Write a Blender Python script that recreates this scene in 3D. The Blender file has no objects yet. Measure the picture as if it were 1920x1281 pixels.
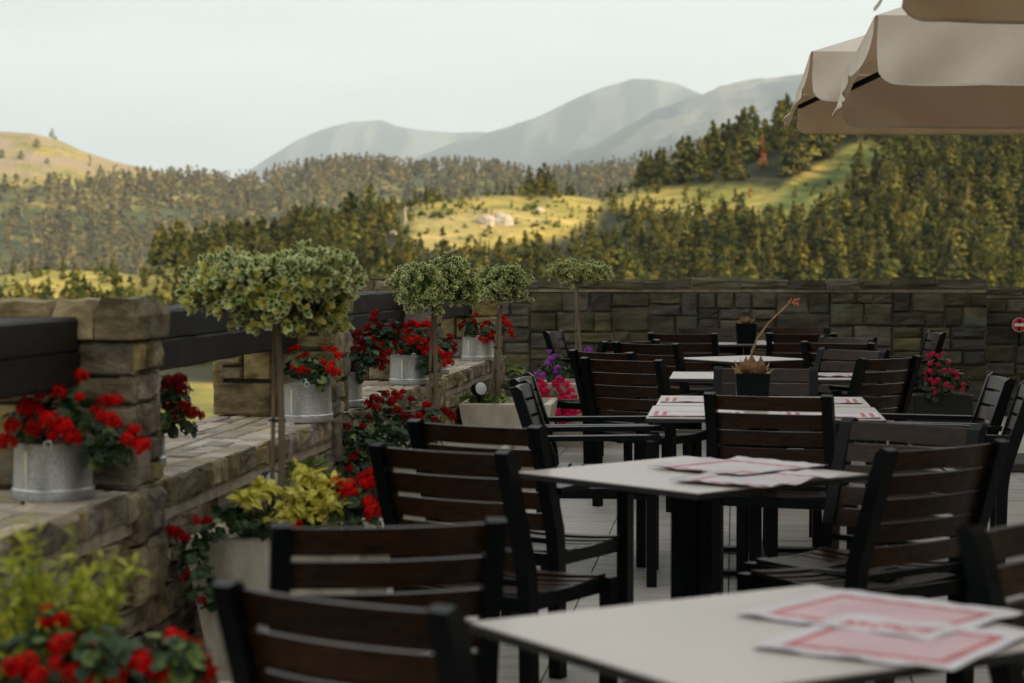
import bpy, math, random
import numpy as np
from math import sin, cos, pi, radians, atan2, sqrt, hypot
from mathutils import Vector, Matrix

random.seed(7)
rng = np.random.default_rng(7)
S = bpy.context.scene
COL = S.collection

# ------------------------------------------------------------------ camera, world, sun, exposure
FP = 3733.0                 # focal length in pixels of the 1920 px wide photograph (70 mm)
H = 1.43                    # eye height above the terrace
HOR = 492.0                 # horizon row
YAW = math.atan((1377 - 960) / FP)
PITCH = math.atan((640.5 - HOR) / FP)
cam_d = bpy.data.cameras.new('camera')
cam = bpy.data.objects.new('camera', cam_d); COL.objects.link(cam)
cam.location = (0, 0, H)
cam.rotation_euler = (pi / 2 - PITCH, 0, YAW)
cam_d.sensor_width = 36; cam_d.lens = 70
cam_d.clip_start = 0.1; cam_d.clip_end = 60000
cam_d.dof.use_dof = True
cam_d.dof.focus_distance = 11.5
cam_d.dof.aperture_fstop = 3.6
S.camera = cam

SUN_EL = radians(18); SUN_AZ = atan2(0.92, -0.38)      # azimuth clockwise from +Y: sun to the right, a little behind the camera
to_sun = Vector((sin(SUN_AZ) * cos(SUN_EL), cos(SUN_AZ) * cos(SUN_EL), sin(SUN_EL)))
world = bpy.data.worlds.new('World'); S.world = world; world.use_nodes = True
wn = world.node_tree; wn.nodes.clear()
def N(nt, t, **kw):
    n = nt.nodes.new(t)
    for k, v in kw.items(): setattr(n, k, v)
    return n
sky = N(wn, 'ShaderNodeTexSky', sky_type='NISHITA'); sky.sun_disc = False
sky.sun_elevation = SUN_EL; sky.sun_rotation = SUN_AZ; sky.air_density = 1.0; sky.dust_density = 3.0; sky.altitude = 1000
tc = N(wn, 'ShaderNodeTexCoord'); mp = N(wn, 'ShaderNodeMapping'); mp.inputs['Scale'].default_value = (2.2, 2.2, 14)
no = N(wn, 'ShaderNodeTexNoise'); no.inputs['Scale'].default_value = 1.6; no.inputs['Detail'].default_value = 5; no.inputs['Roughness'].default_value = .55
cr = N(wn, 'ShaderNodeValToRGB'); cr.color_ramp.elements[0].position = .38; cr.color_ramp.elements[1].position = .66
cr.color_ramp.elements[0].color = (6.7, 6.85, 6.65, 1); cr.color_ramp.elements[1].color = (8.5, 8.75, 8.5, 1)
mx = N(wn, 'ShaderNodeMixRGB'); mx.inputs[0].default_value = .9
bg = N(wn, 'ShaderNodeBackground'); bg.inputs[1].default_value = 0.071
wo = N(wn, 'ShaderNodeOutputWorld')
L = wn.links.new
L(tc.outputs['Generated'], mp.inputs[0]); L(mp.outputs[0], no.inputs[0]); L(no.outputs[0], cr.inputs[0])
L(sky.outputs[0], mx.inputs[1]); L(cr.outputs[0], mx.inputs[2]); L(mx.outputs[0], bg.inputs[0]); L(bg.outputs[0], wo.inputs[0])

sd = bpy.data.lights.new('sun', 'SUN'); sd.energy = 5.0; sd.angle = radians(.5); sd.color = (1.0, .80, .52)
so = bpy.data.objects.new('sun', sd); COL.objects.link(so)
so.rotation_euler = to_sun.to_track_quat('Z', 'Y').to_euler()
S.view_settings.view_transform = 'Standard'; S.view_settings.look = 'None'
S.view_settings.exposure = 0.92; S.view_settings.gamma = 1; S.view_settings.use_curve_mapping = False
S.cycles.max_bounces = 6; S.cycles.diffuse_bounces = 3; S.cycles.glossy_bounces = 2; S.cycles.transmission_bounces = 3
S.cycles.transparent_max_bounces = 6; S.cycles.volume_bounces = 1
S.cycles.use_denoising = True

# ------------------------------------------------------------------ geometry of the view
FW = (-sin(YAW), cos(YAW)); RT = (cos(YAW), sin(YAW))
def G(px, d, z=0.0):            # point seen in photo column px at depth d, height z
    c = (px - 960) / FP * d
    return Vector((FW[0] * d + RT[0] * c, FW[1] * d + RT[1] * c, z))
def dz(py, z):                  # depth at which height z is seen in photo row py
    return (H - z) * FP / (py - HOR)

# ------------------------------------------------------------------ materials
MATS = {}
def mat(name, c1, c2=None, rough=.7, scale=8, detail=5, vec='Object', stretch=(1, 1, 1), bump=0, bscale=None, rnd=0, spec=.5,
        metal=0, attr=None, trans=0, fac=(.35, .65), c3=None, c3scale=3, c3pos=(.55, .7), sheen=0, hue=0, tcol=None):
    m = bpy.data.materials.new(name); m.use_nodes = True; nt = m.node_tree; l = nt.links.new
    p = nt.nodes['Principled BSDF']; p.inputs['Roughness'].default_value = rough; p.inputs['Metallic'].default_value = metal
    p.inputs['Specular IOR Level'].default_value = spec
    co = N(nt, 'ShaderNodeTexCoord'); ma = N(nt, 'ShaderNodeMapping'); ma.inputs['Scale'].default_value = stretch
    src = co.outputs[vec] if vec != 'World' else N(nt, 'ShaderNodeNewGeometry').outputs['Position']
    l(src, ma.inputs[0])
    oi = N(nt, 'ShaderNodeObjectInfo')
    ad = N(nt, 'ShaderNodeVectorMath', operation='MULTIPLY_ADD'); l(oi.outputs['Random'], ad.inputs[0]); ad.inputs[1].default_value = (31, 17, 23); l(ma.outputs[0], ad.inputs[2])
    vecout = ad.outputs[0] if (rnd and vec != 'World') else ma.outputs[0]
    nz = N(nt, 'ShaderNodeTexNoise'); nz.inputs['Scale'].default_value = scale; nz.inputs['Detail'].default_value = detail
    l(vecout, nz.inputs[0])
    rp = N(nt, 'ShaderNodeValToRGB'); rp.color_ramp.elements[0].position = fac[0]; rp.color_ramp.elements[1].position = fac[1]
    rp.color_ramp.elements[0].color = (*c1, 1); rp.color_ramp.elements[1].color = (*(c2 or c1), 1)
    l(nz.outputs[0], rp.inputs[0]); out = rp.outputs[0]
    if c3:
        n3 = N(nt, 'ShaderNodeTexNoise'); n3.inputs['Scale'].default_value = c3scale; n3.inputs['Detail'].default_value = 6; l(vecout, n3.inputs[0])
        r3 = N(nt, 'ShaderNodeValToRGB'); r3.color_ramp.elements[0].position = c3pos[0]; r3.color_ramp.elements[1].position = c3pos[1]
        l(n3.outputs[0], r3.inputs[0]); x3 = N(nt, 'ShaderNodeMixRGB'); l(r3.outputs[0], x3.inputs[0]); l(out, x3.inputs[1]); x3.inputs[2].default_value = (*c3, 1); out = x3.outputs[0]
    if attr:
        at = N(nt, 'ShaderNodeVertexColor', layer_name=attr); xm = N(nt, 'ShaderNodeMixRGB', blend_type='MULTIPLY'); xm.inputs[0].default_value = 1
        l(out, xm.inputs[1]); l(at.outputs[0], xm.inputs[2]); out = xm.outputs[0]
    if rnd:
        hs = N(nt, 'ShaderNodeHueSaturation'); mr = N(nt, 'ShaderNodeMapRange'); mr.inputs[3].default_value = 1 - rnd; mr.inputs[4].default_value = 1 + rnd
        l(oi.outputs['Random'], mr.inputs[0]); l(mr.outputs[0], hs.inputs['Value']); l(out, hs.inputs['Color'])
        if hue:
            m2 = N(nt, 'ShaderNodeMath', operation='MULTIPLY'); m2.inputs[1].default_value = 7.13; l(oi.outputs['Random'], m2.inputs[0])
            m3 = N(nt, 'ShaderNodeMath', operation='FRACT'); l(m2.outputs[0], m3.inputs[0])
            mh = N(nt, 'ShaderNodeMapRange'); mh.inputs[3].default_value = .5 - hue; mh.inputs[4].default_value = .5 + hue; l(m3.outputs[0], mh.inputs[0]); l(mh.outputs[0], hs.inputs['Hue'])
            m4 = N(nt, 'ShaderNodeMapRange'); m4.inputs[3].default_value = .6; m4.inputs[4].default_value = 1.3; l(m3.outputs[0], m4.inputs[0]); l(m4.outputs[0], hs.inputs['Saturation'])
        out = hs.outputs[0]
    l(out, p.inputs['Base Color'])
    if bump:
        nb = N(nt, 'ShaderNodeTexNoise'); nb.inputs['Scale'].default_value = bscale or scale * 2; nb.inputs['Detail'].default_value = 6; nb.inputs['Roughness'].default_value = .6
        l(vecout, nb.inputs[0]); b = N(nt, 'ShaderNodeBump'); b.inputs['Strength'].default_value = bump; b.inputs['Distance'].default_value = .02
        l(nb.outputs[0], b.inputs['Height']); l(b.outputs[0], p.inputs['Normal'])
    if trans:
        tr = N(nt, 'ShaderNodeBsdfTranslucent'); (setattr(tr.inputs[0], 'default_value', (*tcol, 1)) if tcol else l(out, tr.inputs[0])); ms = N(nt, 'ShaderNodeMixShader'); ms.inputs[0].default_value = trans
        l(p.outputs[0], ms.inputs[1]); l(tr.outputs[0], ms.inputs[2]); l(ms.outputs[0], nt.nodes['Material Output'].inputs[0])
    MATS[name] = m
    return m
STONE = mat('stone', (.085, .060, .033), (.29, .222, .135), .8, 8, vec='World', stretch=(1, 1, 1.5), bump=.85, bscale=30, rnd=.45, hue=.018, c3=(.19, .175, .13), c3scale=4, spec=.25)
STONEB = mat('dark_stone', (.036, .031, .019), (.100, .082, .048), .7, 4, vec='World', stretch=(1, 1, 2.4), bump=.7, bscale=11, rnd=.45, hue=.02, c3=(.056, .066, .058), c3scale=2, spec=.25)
FLAG = mat('flagstone', (.36, .29, .205), (.56, .46, .34), .7, 6, vec='World', stretch=(1.3, 3, 3), bump=.5, bscale=16, rnd=.3, hue=.02, c3=(.30, .28, .23), c3scale=3)
MORTAR = mat('mortar', (.27, .215, .155), (.42, .35, .26), .95, 14, vec='World', bump=.9, bscale=45)
MORTARD = mat('dark_mortar', (.035, .030, .022), (.30, .24, .17), .95, 5, vec='World', bump=.9, bscale=45, fac=(.5, .72))
TIMBER = mat('dark_timber', (.008, .0075, .007), (.020, .016, .013), .55, 3, stretch=(1, 14, 14), bump=.5, bscale=9, spec=.12)
SLAT = mat('brown_slat', (.009, .0035, .0012), (.036, .014, .005), .33, 5, stretch=(2, 22, 22), bump=.12, bscale=7, rnd=.3, spec=.25)
METAL = mat('anthracite_metal', (.0008, .0024, .0028), (.0016, .0034, .0038), .36, 30, bump=.05, bscale=300, spec=.15)
TOPM = mat('cream_laminate', (.445, .385, .352), (.485, .42, .386), .36, 2.5, bump=.0)
EDGE = mat('black_edge', (.010, .010, .011), None, .5)
TILE = mat('wood_look_tile', (.27, .245, .225), (.50, .46, .425), .5, 3.5, stretch=(.55, 9, 1), rnd=.14, bump=.12, bscale=8, detail=9, fac=(.3, .68))
SLAB = mat('concrete_slab', (.05, .045, .04), (.09, .08, .07), .9, 2, bump=.3)
CONC = mat('cast_concrete', (.50, .43, .34), (.68, .60, .49), .85, 7, stretch=(1, 1, .45), bump=.4, bscale=38, c3=(.30, .265, .20), c3scale=5, rnd=.08)
GALV = mat('galvanised_steel', (.17, .165, .155), (.33, .32, .30), .45, 150, metal=.7, bump=.06, bscale=160, rnd=.12, fac=(.3, .7))
GALVL = mat('bright_galvanised_seam', (.55, .55, .54), (.7, .7, .69), .3, 30, metal=.8)
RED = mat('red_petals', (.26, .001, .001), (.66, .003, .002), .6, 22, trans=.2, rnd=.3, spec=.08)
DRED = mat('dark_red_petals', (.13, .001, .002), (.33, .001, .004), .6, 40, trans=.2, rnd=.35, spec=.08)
PINK = mat('pink_petals', (.58, .004, .05), (.80, .02, .12), .6, 40, trans=.25, rnd=.15, spec=.1)
PINKE = mat('pale_pink_petals', (.75, .16, .26), (.8, .25, .33), .55, 40, trans=.2)
PURP = mat('purple_petals', (.28, .03, .36), (.42, .07, .50), .55, 40, trans=.25, rnd=.15)
LEAF = mat('geranium_leaf', (.007, .024, .005), (.022, .055, .010), .6, 20, trans=.15, rnd=.2)
LEAFL = mat('light_leaf', (.10, .16, .025), (.17, .22, .04), .5, 20, trans=.25)
EUG = mat('euonymus_green', (.022, .058, .003), (.095, .135, .008), .5, 12, trans=.12)
EUY = mat('euonymus_yellow', (.42, .34, .012), (.55, .46, .03), .45, 12, trans=.2)
EUW = mat('euonymus_cream_margin', (.62, .66, .25), (.84, .86, .48), .45, 12, trans=.2)
HOST = mat('yellow_leaf', (.44, .40, .04), (.74, .66, .14), .45, 9, trans=.28, rnd=.25)
FEATH = mat('yellow_green_leaf', (.20, .27, .012), (.60, .56, .05), .5, 9, trans=.35)
BARK = mat('bark', (.12, .085, .05), (.25, .185, .115), .9, 9, stretch=(1, 1, .25), bump=.6, bscale=30)
TWIG = mat('twig', (.04, .032, .02), (.07, .055, .035), .9, 9)
SOIL = mat('soil', (.028, .02, .014), (.05, .036, .025), .95, 20, bump=.8)
CLOTH = mat('parasol_cloth', (.80, .70, .61), (.86, .76, .67), .9, 2, trans=.30, bump=.45, bscale=4, tcol=(.34, .21, .11))
HEM = mat('hem_stitching', (.66, .60, .52), (.7, .64, .56), .9, 60, trans=.2)
PAPER = mat('white_mat', (.62, .57, .60), (.68, .63, .66), .85, 9, trans=.1)
REDP = mat('red_stripe', (.42, .10, .105), (.52, .17, .17), .85, 9)
PINKP = mat('pink_cloth_mat', (.56, .37, .40), (.62, .43, .46), .85, 9)
DRY = mat('dry_succulent', (.20, .115, .05), (.36, .22, .10), .7, 9, rnd=.2)
ORNG = mat('orange_buds', (.50, .10, .04), (.6, .16, .06), .6, 9)
SIGNR = mat('sign_red', (.55, .012, .02), None, .4)
SIGNW = mat('sign_white', (.75, .72, .74), None, .4)
GLASSW = mat('lamp_glass', (.55, .55, .55), (.62, .62, .62), .15, 60, bump=.1, bscale=200)
PLAST = mat('render_plaster', (.55, .5, .42), (.62, .57, .48), .9, 4, bump=.2)
ROOFM = mat('roof_slate', (.06, .06, .06), (.10, .10, .10), .7, 9, bump=.3)
WGLASS = mat('window_glass', (.02, .025, .03), None, .06)
ROCK = mat('boulder_rock', (.42, .36, .30), (.58, .50, .42), .9, .6, bump=.6, bscale=3, c3=(.25, .24, .16), c3scale=.5)
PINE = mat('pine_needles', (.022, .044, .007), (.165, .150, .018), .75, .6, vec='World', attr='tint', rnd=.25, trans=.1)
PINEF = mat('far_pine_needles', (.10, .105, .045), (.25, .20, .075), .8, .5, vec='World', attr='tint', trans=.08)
DEADN = mat('dead_needles', (.36, .13, .035), (.46, .19, .05), .8, .6)
PTRUNK = mat('pine_trunk', (.12, .075, .05), (.17, .11, .07), .9, 2)
SNAG = mat('bare_snag_wood', (.42, .33, .26), (.5, .4, .32), .9, 2)

# ------------------------------------------------------------------ object helpers
def tag(o, label=None, cat=None, group=None, kind=None):
    if label: o['label'] = label
    if cat: o['category'] = cat
    if group: o['group'] = group
    if kind: o['kind'] = kind
    return o
def thing(name, label, cat, loc=(0, 0, 0), rz=0, group=None):
    o = bpy.data.objects.new(name, None); o.empty_display_size = .1; COL.objects.link(o)
    o.location = loc; o.rotation_euler = (0, 0, rz); return tag(o, label, cat, group)
class MB:
    def __init__(s): s.v = []; s.f = []; s.m = []
    def add(s, vs, fs, mi=0):
        n = len(s.v); s.v.extend([tuple(v) for v in vs]); s.f.extend([tuple(i + n for i in f) for f in fs]); s.m.extend([mi] * len(fs)); return s
    def box(s, x0, x1, y0, y1, z0, z1, mi=0, mtx=None):
        vs = [(x, y, z) for z in (z0, z1) for y in (y0, y1) for x in (x0, x1)]
        if mtx: vs = [mtx @ Vector(v) for v in vs]
        return s.add(vs, [(0, 2, 3, 1), (4, 5, 7, 6), (0, 1, 5, 4), (2, 6, 7, 3), (0, 4, 6, 2), (1, 3, 7, 5)], mi)
    def bar(s, a, b, w, h=None, mi=0, n=4, w2=None):     # prism from a to b; n=4 square, else round
        a = Vector(a); b = Vector(b); d = (b - a).normalized()
        up = Vector((0, 0, 1)) if abs(d.z) < .95 else Vector((0, 1, 0))
        x = d.cross(up).normalized(); y = x.cross(d).normalized(); h = h or w
        vs = []
        for p, k in ((a, 1), (b, (w2 / w) if w2 else 1)):
            for i in range(n):
                t = 2 * pi * (i + .5) / n; q = sqrt(2) if n == 4 else 1
                vs.append(p + x * (cos(t) * w / 2 * q * k) + y * (sin(t) * h / 2 * q * k))
        fs = [(i, (i + 1) % n, n + (i + 1) % n, n + i) for i in range(n)] + [tuple(range(n))[::-1], tuple(range(n, 2 * n))]
        return s.add(vs, fs, mi)
    def tube(s, pts, rs, n=8, mi=0):
        pts = [Vector(p) for p in pts]; rings = []
        for i, p in enumerate(pts):
            d = (pts[min(i + 1, len(pts) - 1)] - pts[max(i - 1, 0)]).normalized()
            up = Vector((0, 1, 0)) if abs(d.y) < .9 else Vector((1, 0, 0))
            x = d.cross(up).normalized(); y = x.cross(d)
            r = rs[i] if hasattr(rs, '__len__') else rs
            rings.append([p + x * cos(2 * pi * k / n) * r + y * sin(2 * pi * k / n) * r for k in range(n)])
        vs = [v for r in rings for v in r]; fs = []
        for i in range(len(pts) - 1):
            for k in range(n): fs.append((i * n + k, i * n + (k + 1) % n, (i + 1) * n + (k + 1) % n, (i + 1) * n + k))
        fs += [tuple(range(n))[::-1], tuple((len(pts) - 1) * n + k for k in range(n))]
        return s.add(vs, fs, mi)
    def lathe(s, prof, n=32, mi=0, caps=False):
        vs = [(r * cos(2 * pi * k / n), r * sin(2 * pi * k / n), z) for r, z in prof for k in range(n)]; fs = []
        for i in range(len(prof) - 1):
            for k in range(n): fs.append((i * n + k, i * n + (k + 1) % n, (i + 1) * n + (k + 1) % n, (i + 1) * n + k))
        if caps: fs += [tuple(range(n))[::-1], tuple((len(prof) - 1) * n + k for k in range(n))]
        return s.add(vs, fs, mi)
    def mesh(s, name, mats, smooth=False):
        me = bpy.data.meshes.new(name); me.from_pydata(s.v, [], s.f)
        for m in (mats if isinstance(mats, (list, tuple)) else [mats]): me.materials.append(m)
        if any(s.m): me.polygons.foreach_set('material_index', s.m)
        if smooth: me.polygons.foreach_set('use_smooth', [True] * len(s.f))
        me.update(); return me
    def build(s, name, mats, parent=None, smooth=False, bevel=0):
        o = bpy.data.objects.new(name, s.mesh(name, mats, smooth)); COL.objects.link(o)
        if parent: o.parent = parent
        if bevel:
            b = o.modifiers.new('bevel', 'BEVEL'); b.width = bevel; b.segments = 2; b.limit_method = 'ANGLE'
        return o
def inst(name, me, parent=None, loc=(0, 0, 0), rot=(0, 0, 0), sc=(1, 1, 1)):
    o = bpy.data.objects.new(name, me); COL.objects.link(o); o.parent = parent
    o.location = loc; o.rotation_euler = rot; o.scale = sc if hasattr(sc, '__len__') else (sc, sc, sc)
    return o
def tri_mesh(name, verts, tris, m, tint=None):
    me = bpy.data.meshes.new(name); nv, nt_ = len(verts), len(tris)
    me.vertices.add(nv); me.vertices.foreach_set('co', np.asarray(verts, dtype=np.float32).ravel())
    me.loops.add(nt_ * 3); me.loops.foreach_set('vertex_index', np.asarray(tris, dtype=np.int32).ravel())
    me.polygons.add(nt_); me.polygons.foreach_set('loop_start', np.arange(0, nt_ * 3, 3, dtype=np.int32))
    if tint is not None:
        ca = me.color_attributes.new('tint', 'FLOAT_COLOR', 'POINT')
        ca.data.foreach_set('color', np.concatenate([tint, np.ones((nv, 1))], 1).astype(np.float32).ravel())
    me.materials.append(m); me.update(); me.validate(); return me

# ------------------------------------------------------------------ terrain
def fbm(x, y, seed=0, octv=4):
    out = np.zeros(np.broadcast(x, y).shape); a = 1.0; tot = 0
    for o in range(octv):
        xi = np.floor(x).astype(np.int64); yi = np.floor(y).astype(np.int64); fx = x - xi; fy = y - yi
        fx = fx * fx * (3 - 2 * fx); fy = fy * fy * (3 - 2 * fy)
        def h(i, j):
            n = (i * 374761393 + j * 668265263 + (seed + o) * 974634777) & 0x7fffffff
            n = ((n ^ (n >> 13)) * 1274126177) & 0x7fffffff
            return ((n ^ (n >> 16)) & 0xffff) / 65535.0
        v = (h(xi, yi) * (1 - fx) + h(xi + 1, yi) * fx) * (1 - fy) + (h(xi, yi + 1) * (1 - fx) + h(xi + 1, yi + 1) * fx) * fy
        out = out + a * (v - .5); tot += a * .5; a *= .5; x = x * 2.03 + 5.1; y = y * 2.03 + 9.7
    return out / tot
def crv(pts):
    xs = [p[0] for p in pts]; ys = [p[1] for p in pts]
    return lambda u: np.interp(u, xs, ys)
NEAR = crv([(-400, 560), (0, 516), (60, 508), (200, 508), (260, 520), (300, 498), (400, 484), (520, 474), (600, 438), (700, 410), (780, 380), (870, 372), (960, 366), (1050, 366), (1130, 372), (1200, 350), (1300, 325), (1350, 305), (1450, 275), (1530, 262), (1600, 250), (1750, 230), (1920, 212), (2400, 150)])
NEARR = crv([(-400, 290), (240, 290), (320, 305), (1000, 338), (1400, 360), (2400, 420)])
MID = crv([(-400, 300), (-100, 252), (0, 250), (60, 254), (110, 266), (160, 286), (230, 308), (300, 321), (350, 336), (420, 352), (470, 348), (560, 330), (650, 318), (700, 320), (760, 332), (860, 326), (930, 332), (1000, 346), (1100, 336), (1200, 318), (1290, 292), (1350, 284), (1500, 270), (2000, 250), (2400, 250)])
M1 = crv([(200, 420), (420, 345), (455, 330), (490, 305), (560, 262), (620, 238), (660, 228), (715, 226), (745, 238), (800, 246), (850, 250), (900, 248), (930, 252), (1100, 270), (1400, 290), (2400, 300)])
M2 = crv([(500, 430), (700, 330), (850, 268), (950, 240), (1000, 222), (1070, 190), (1130, 165), (1185, 150), (1230, 152), (1270, 160), (1310, 178), (1400, 195), (1600, 220), (2400, 260)])
M3 = crv([(700, 430), (900, 360), (1080, 288), (1150, 258), (1225, 215), (1310, 187), (1345, 172), (1430, 156), (1500, 148), (1600, 140), (1900, 120), (2400, 150)])
def zat(py, r): return H + (HOR - py) * r / FP
def ground(u, r):               # height of the land in photo column u at distance r (depth)
    u = np.asarray(u, float); r = np.asarray(r, float); u, r = np.broadcast_arrays(u, r)
    rc = NEARR(u); z1 = zat(NEAR(u), rc)
    low = np.clip((300 - u) / 60, 0, 1)
    K = [(0, -8 + 0 * u), (18, -9 + 0 * u), (60, -11.5 + 0 * u), (130, -13 + 0 * u), (205, zat(760, 205) + 0 * u), (rc, z1),
         (rc + 55, z1 - 6 - 9 * (1 - low)), (1560 + 0 * u, zat(565, 1560) + 0 * u), (2450 + 0 * u, zat(MID(u), 2450)), (2900, zat(MID(u), 2450) - 60),
         (5500, -90 + 0 * u), (13300, zat(M3(u), 13300)), (14600, zat(M3(u), 14600) - 300), (17000, zat(M2(u), 17000)), (18500, zat(M2(u), 18500) - 400),
         (20400, zat(M1(u), 20400)), (23500, -20 + 0 * u)]
    K = [(np.broadcast_to(a, u.shape).astype(float), np.broadcast_to(b, u.shape)) for a, b in K]
    z = K[0][1].copy()
    for (ra, za), (rb, zb) in zip(K[:-1], K[1:]):
        t = np.clip((r - ra) / (rb - ra), 0, 1); s = t * t * (3 - 2 * t); s = .5 * s + .5 * t if False else s
        z = np.where(r >= ra, za + (zb - za) * s, z)
    z = np.where(r > 23500, -20, z)
    c = (u - 960) / FP * r
    n1 = fbm(c / 24, r / 24, 3); n4 = fbm(c / 110, r / 110, 8); n2 = 1 - 2.2 * np.abs(fbm(c / 600, r / 900, 11, 6)); n3 = fbm(c / 6, r / 6, 23, 3)
    z = z + n1 * np.interp(r, [40, 150, 400, 700], [.2, .8, 1.0, 0]) + n4 * np.interp(r, [700, 1600, 3000, 4500], [0, 4.5, 6, 0]) + (n2 - 1) * np.interp(r, [3300, 6500, 9000, 11800, 13300, 14500, 15800, 17000, 18500, 19500, 20400, 23000], [0, 70, 150, 100, 10, 90, 100, 10, 80, 70, 10, 40]) + n3 * np.interp(r, [80, 200, 420, 800], [.05, .28, .3, 0])
    return z
def find_r(u, py, r0, r1, n=900):   # distance at which the land is seen at (u, py)
    rs = np.linspace(r0, r1, n); p = HOR - (ground(u, rs) - H) * FP / rs
    i = int(np.argmin(np.abs(p - py))); return float(rs[i])
def seg(x, y, ax, ay, bx, by):
    t = np.clip(((x - ax) * (bx - ax) + (y - ay) * (by - ay)) / ((bx - ax) ** 2 + (by - ay) ** 2), 0, 1)
    return np.hypot(x - ax - t * (bx - ax), y - ay - t * (by - ay))
def meadow(u, p):               # 1 on open grass of the near slopes (in terms of where the clearing lies on the hill)
    e = np.maximum(1.25 - np.hypot((u - 930) / 165, (p - 412) / 42), 0)
    e = np.maximum(e, 1.2 - np.hypot((u - 1070) / 62, (p - 388) / 24))
    e = np.maximum(e, 1.2 - np.hypot((u - 1330) / 190, (p - 378) / 28))
    e = np.maximum(e, 1.2 - seg(u, p, 1625, 295, 1440, 405) / 34)
    e = np.maximum(e, 1.2 - np.hypot((u - 860) / 95, (p - 448) / 24))
    e = np.maximum(e, np.where((u < 330) & (p > 500) & (p < 600), 1.0, 0))
    return np.clip(e * 3, 0, 1)

us = np.concatenate([np.arange(-400, 2401, 9.0)])
angs = np.arctan((us - 960) / FP)
extra = np.linspace(angs[-1], angs[0] + 2 * pi, 90)[1:-1]
allang = np.concatenate([angs, extra])
rr = np.concatenate([[0.0, 6, 12, 18, 30, 45, 60, 80, 105, 130, 155, 180], np.linspace(195, 440, 96), np.linspace(450, 1540, 26), np.linspace(1560, 2600, 70), np.linspace(2680, 6500, 26), np.linspace(6600, 24300, 170)])
A_, R_ = np.meshgrid(allang, rr, indexing='ij')
inside = (A_ <= angs[-1] + 1e-9)
U_ = np.where(inside, 960 + FP * np.tan(np.where(inside, A_, 0)), np.where(A_ < pi, 2400.0, -400.0))
w = np.clip(np.minimum(np.abs(A_ - angs[-1]), np.abs(angs[0] + 2 * pi - A_)) / .5, 0, 1) * (~inside)
Zin = ground(U_, R_)
gen = np.interp(R_, [0, 18, 60, 130, 1500, 5500, 15000, 23500, 24500], [-8, -9, -11.5, -13, -5, 60, 900, 160, -20]) + 40 * fbm(A_ * 3, R_ / 900, 5) * np.clip(R_ / 900, 0, 1)
Z_ = Zin * (1 - w) + gen * w
rad = np.where(inside, R_ / np.cos(np.where(inside, A_, 0)), R_ * (1 + .0 * A_) / cos(angs[-1]))
rad = np.minimum(rad, 25200)
heading = YAW - A_
X_ = -np.sin(heading) * rad; Y_ = np.cos(heading) * rad
Z_ = np.maximum(Z_, -118)
nu, nr = A_.shape
idx = np.arange(nu * nr).reshape(nu, nr); a0 = idx; a1 = np.roll(idx, -1, axis=0)
q = np.stack([a0[:, :-1], a0[:, 1:], a1[:, 1:], a1[:, :-1]], -1).reshape(-1, 4)
tris = np.concatenate([q[:, [0, 1, 2]], q[:, [0, 2, 3]]])
P_ = HOR - (Z_ - H) * FP / np.maximum(R_, 1)
# ground cover colour: grass, dry grass, soil, forest floor
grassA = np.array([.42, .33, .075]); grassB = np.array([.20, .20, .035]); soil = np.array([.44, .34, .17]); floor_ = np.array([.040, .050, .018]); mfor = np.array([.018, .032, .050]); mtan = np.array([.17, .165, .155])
n_a = fbm(X_ / 13, Y_ / 13, 41)[..., None]; n_b = fbm(X_ / 42, Y_ / 42, 51)[..., None]; n_c = fbm(X_ / 260, Y_ / 1100, 61, 7)[..., None]
g = grassA + (grassB - grassA) * np.clip(.45 + n_a * 2.0, 0, 1); g = g + (soil - g) * np.clip(n_b * 2.0 - .6, 0, 1)
md = meadow(U_, P_)[..., None]; nearcol = floor_ * .5 + (grassB * .35 - floor_ * .5) * np.clip(n_a * 2 + .0, 0, 1); nearcol = nearcol + (g - nearcol) * md
lane = np.clip(1.3 - seg(U_, P_, 1620, 300, 1440, 400) / 26, 0, 1)[..., None]; nearcol = nearcol + (np.array([.085, .12, .022]) * (1 + .8 * n_a) - nearcol) * lane * (P_ < 420)[..., None]
nearcol = np.where((R_ < 222)[..., None], g * .8, nearcol)
bare = (np.clip((365 - P_) / 20, 0, 1) * np.clip((380 - U_) / 60, 0, 1))[..., None]
midcol = floor_ * 1.5 + (g * .8 - floor_ * 1.5) * np.clip(n_b * 3 + .1, 0, 1); gb = g * .88 + (np.array([.36, .27, .20]) - g) * np.clip((345 - P_) / 40, 0, 1)[..., None] * np.clip(.75 + n_b * 2, 0, 1)
midcol = midcol + (gb - midcol) * bare
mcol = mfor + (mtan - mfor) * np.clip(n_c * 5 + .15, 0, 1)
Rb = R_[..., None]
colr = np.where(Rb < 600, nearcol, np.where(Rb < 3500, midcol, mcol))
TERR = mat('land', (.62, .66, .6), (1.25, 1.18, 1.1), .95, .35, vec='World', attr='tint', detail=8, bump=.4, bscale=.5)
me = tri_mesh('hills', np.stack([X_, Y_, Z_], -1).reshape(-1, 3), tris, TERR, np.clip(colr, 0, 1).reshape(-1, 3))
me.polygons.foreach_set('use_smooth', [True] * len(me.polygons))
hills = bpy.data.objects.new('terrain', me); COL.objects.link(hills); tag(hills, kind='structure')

# haze: one closed box of pale air round everything
hz = MB().box(-25500, 25500, -25500, 25500, -122, 2800).build('haze', [], None)
hm = bpy.data.materials.new('haze_air'); hm.use_nodes = True; hm.node_tree.nodes.clear()
pv = N(hm.node_tree, 'ShaderNodeVolumePrincipled'); pv.inputs['Color'].default_value = (.77, .89, 1.0, 1); pv.inputs['Density'].default_value = 5.5e-5; pv.inputs['Anisotropy'].default_value = .2
ho = N(hm.node_tree, 'ShaderNodeOutputMaterial'); hm.node_tree.links.new(pv.outputs[0], ho.inputs['Volume'])
hz.data.materials.append(hm); tag(hz, kind='stuff')

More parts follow.
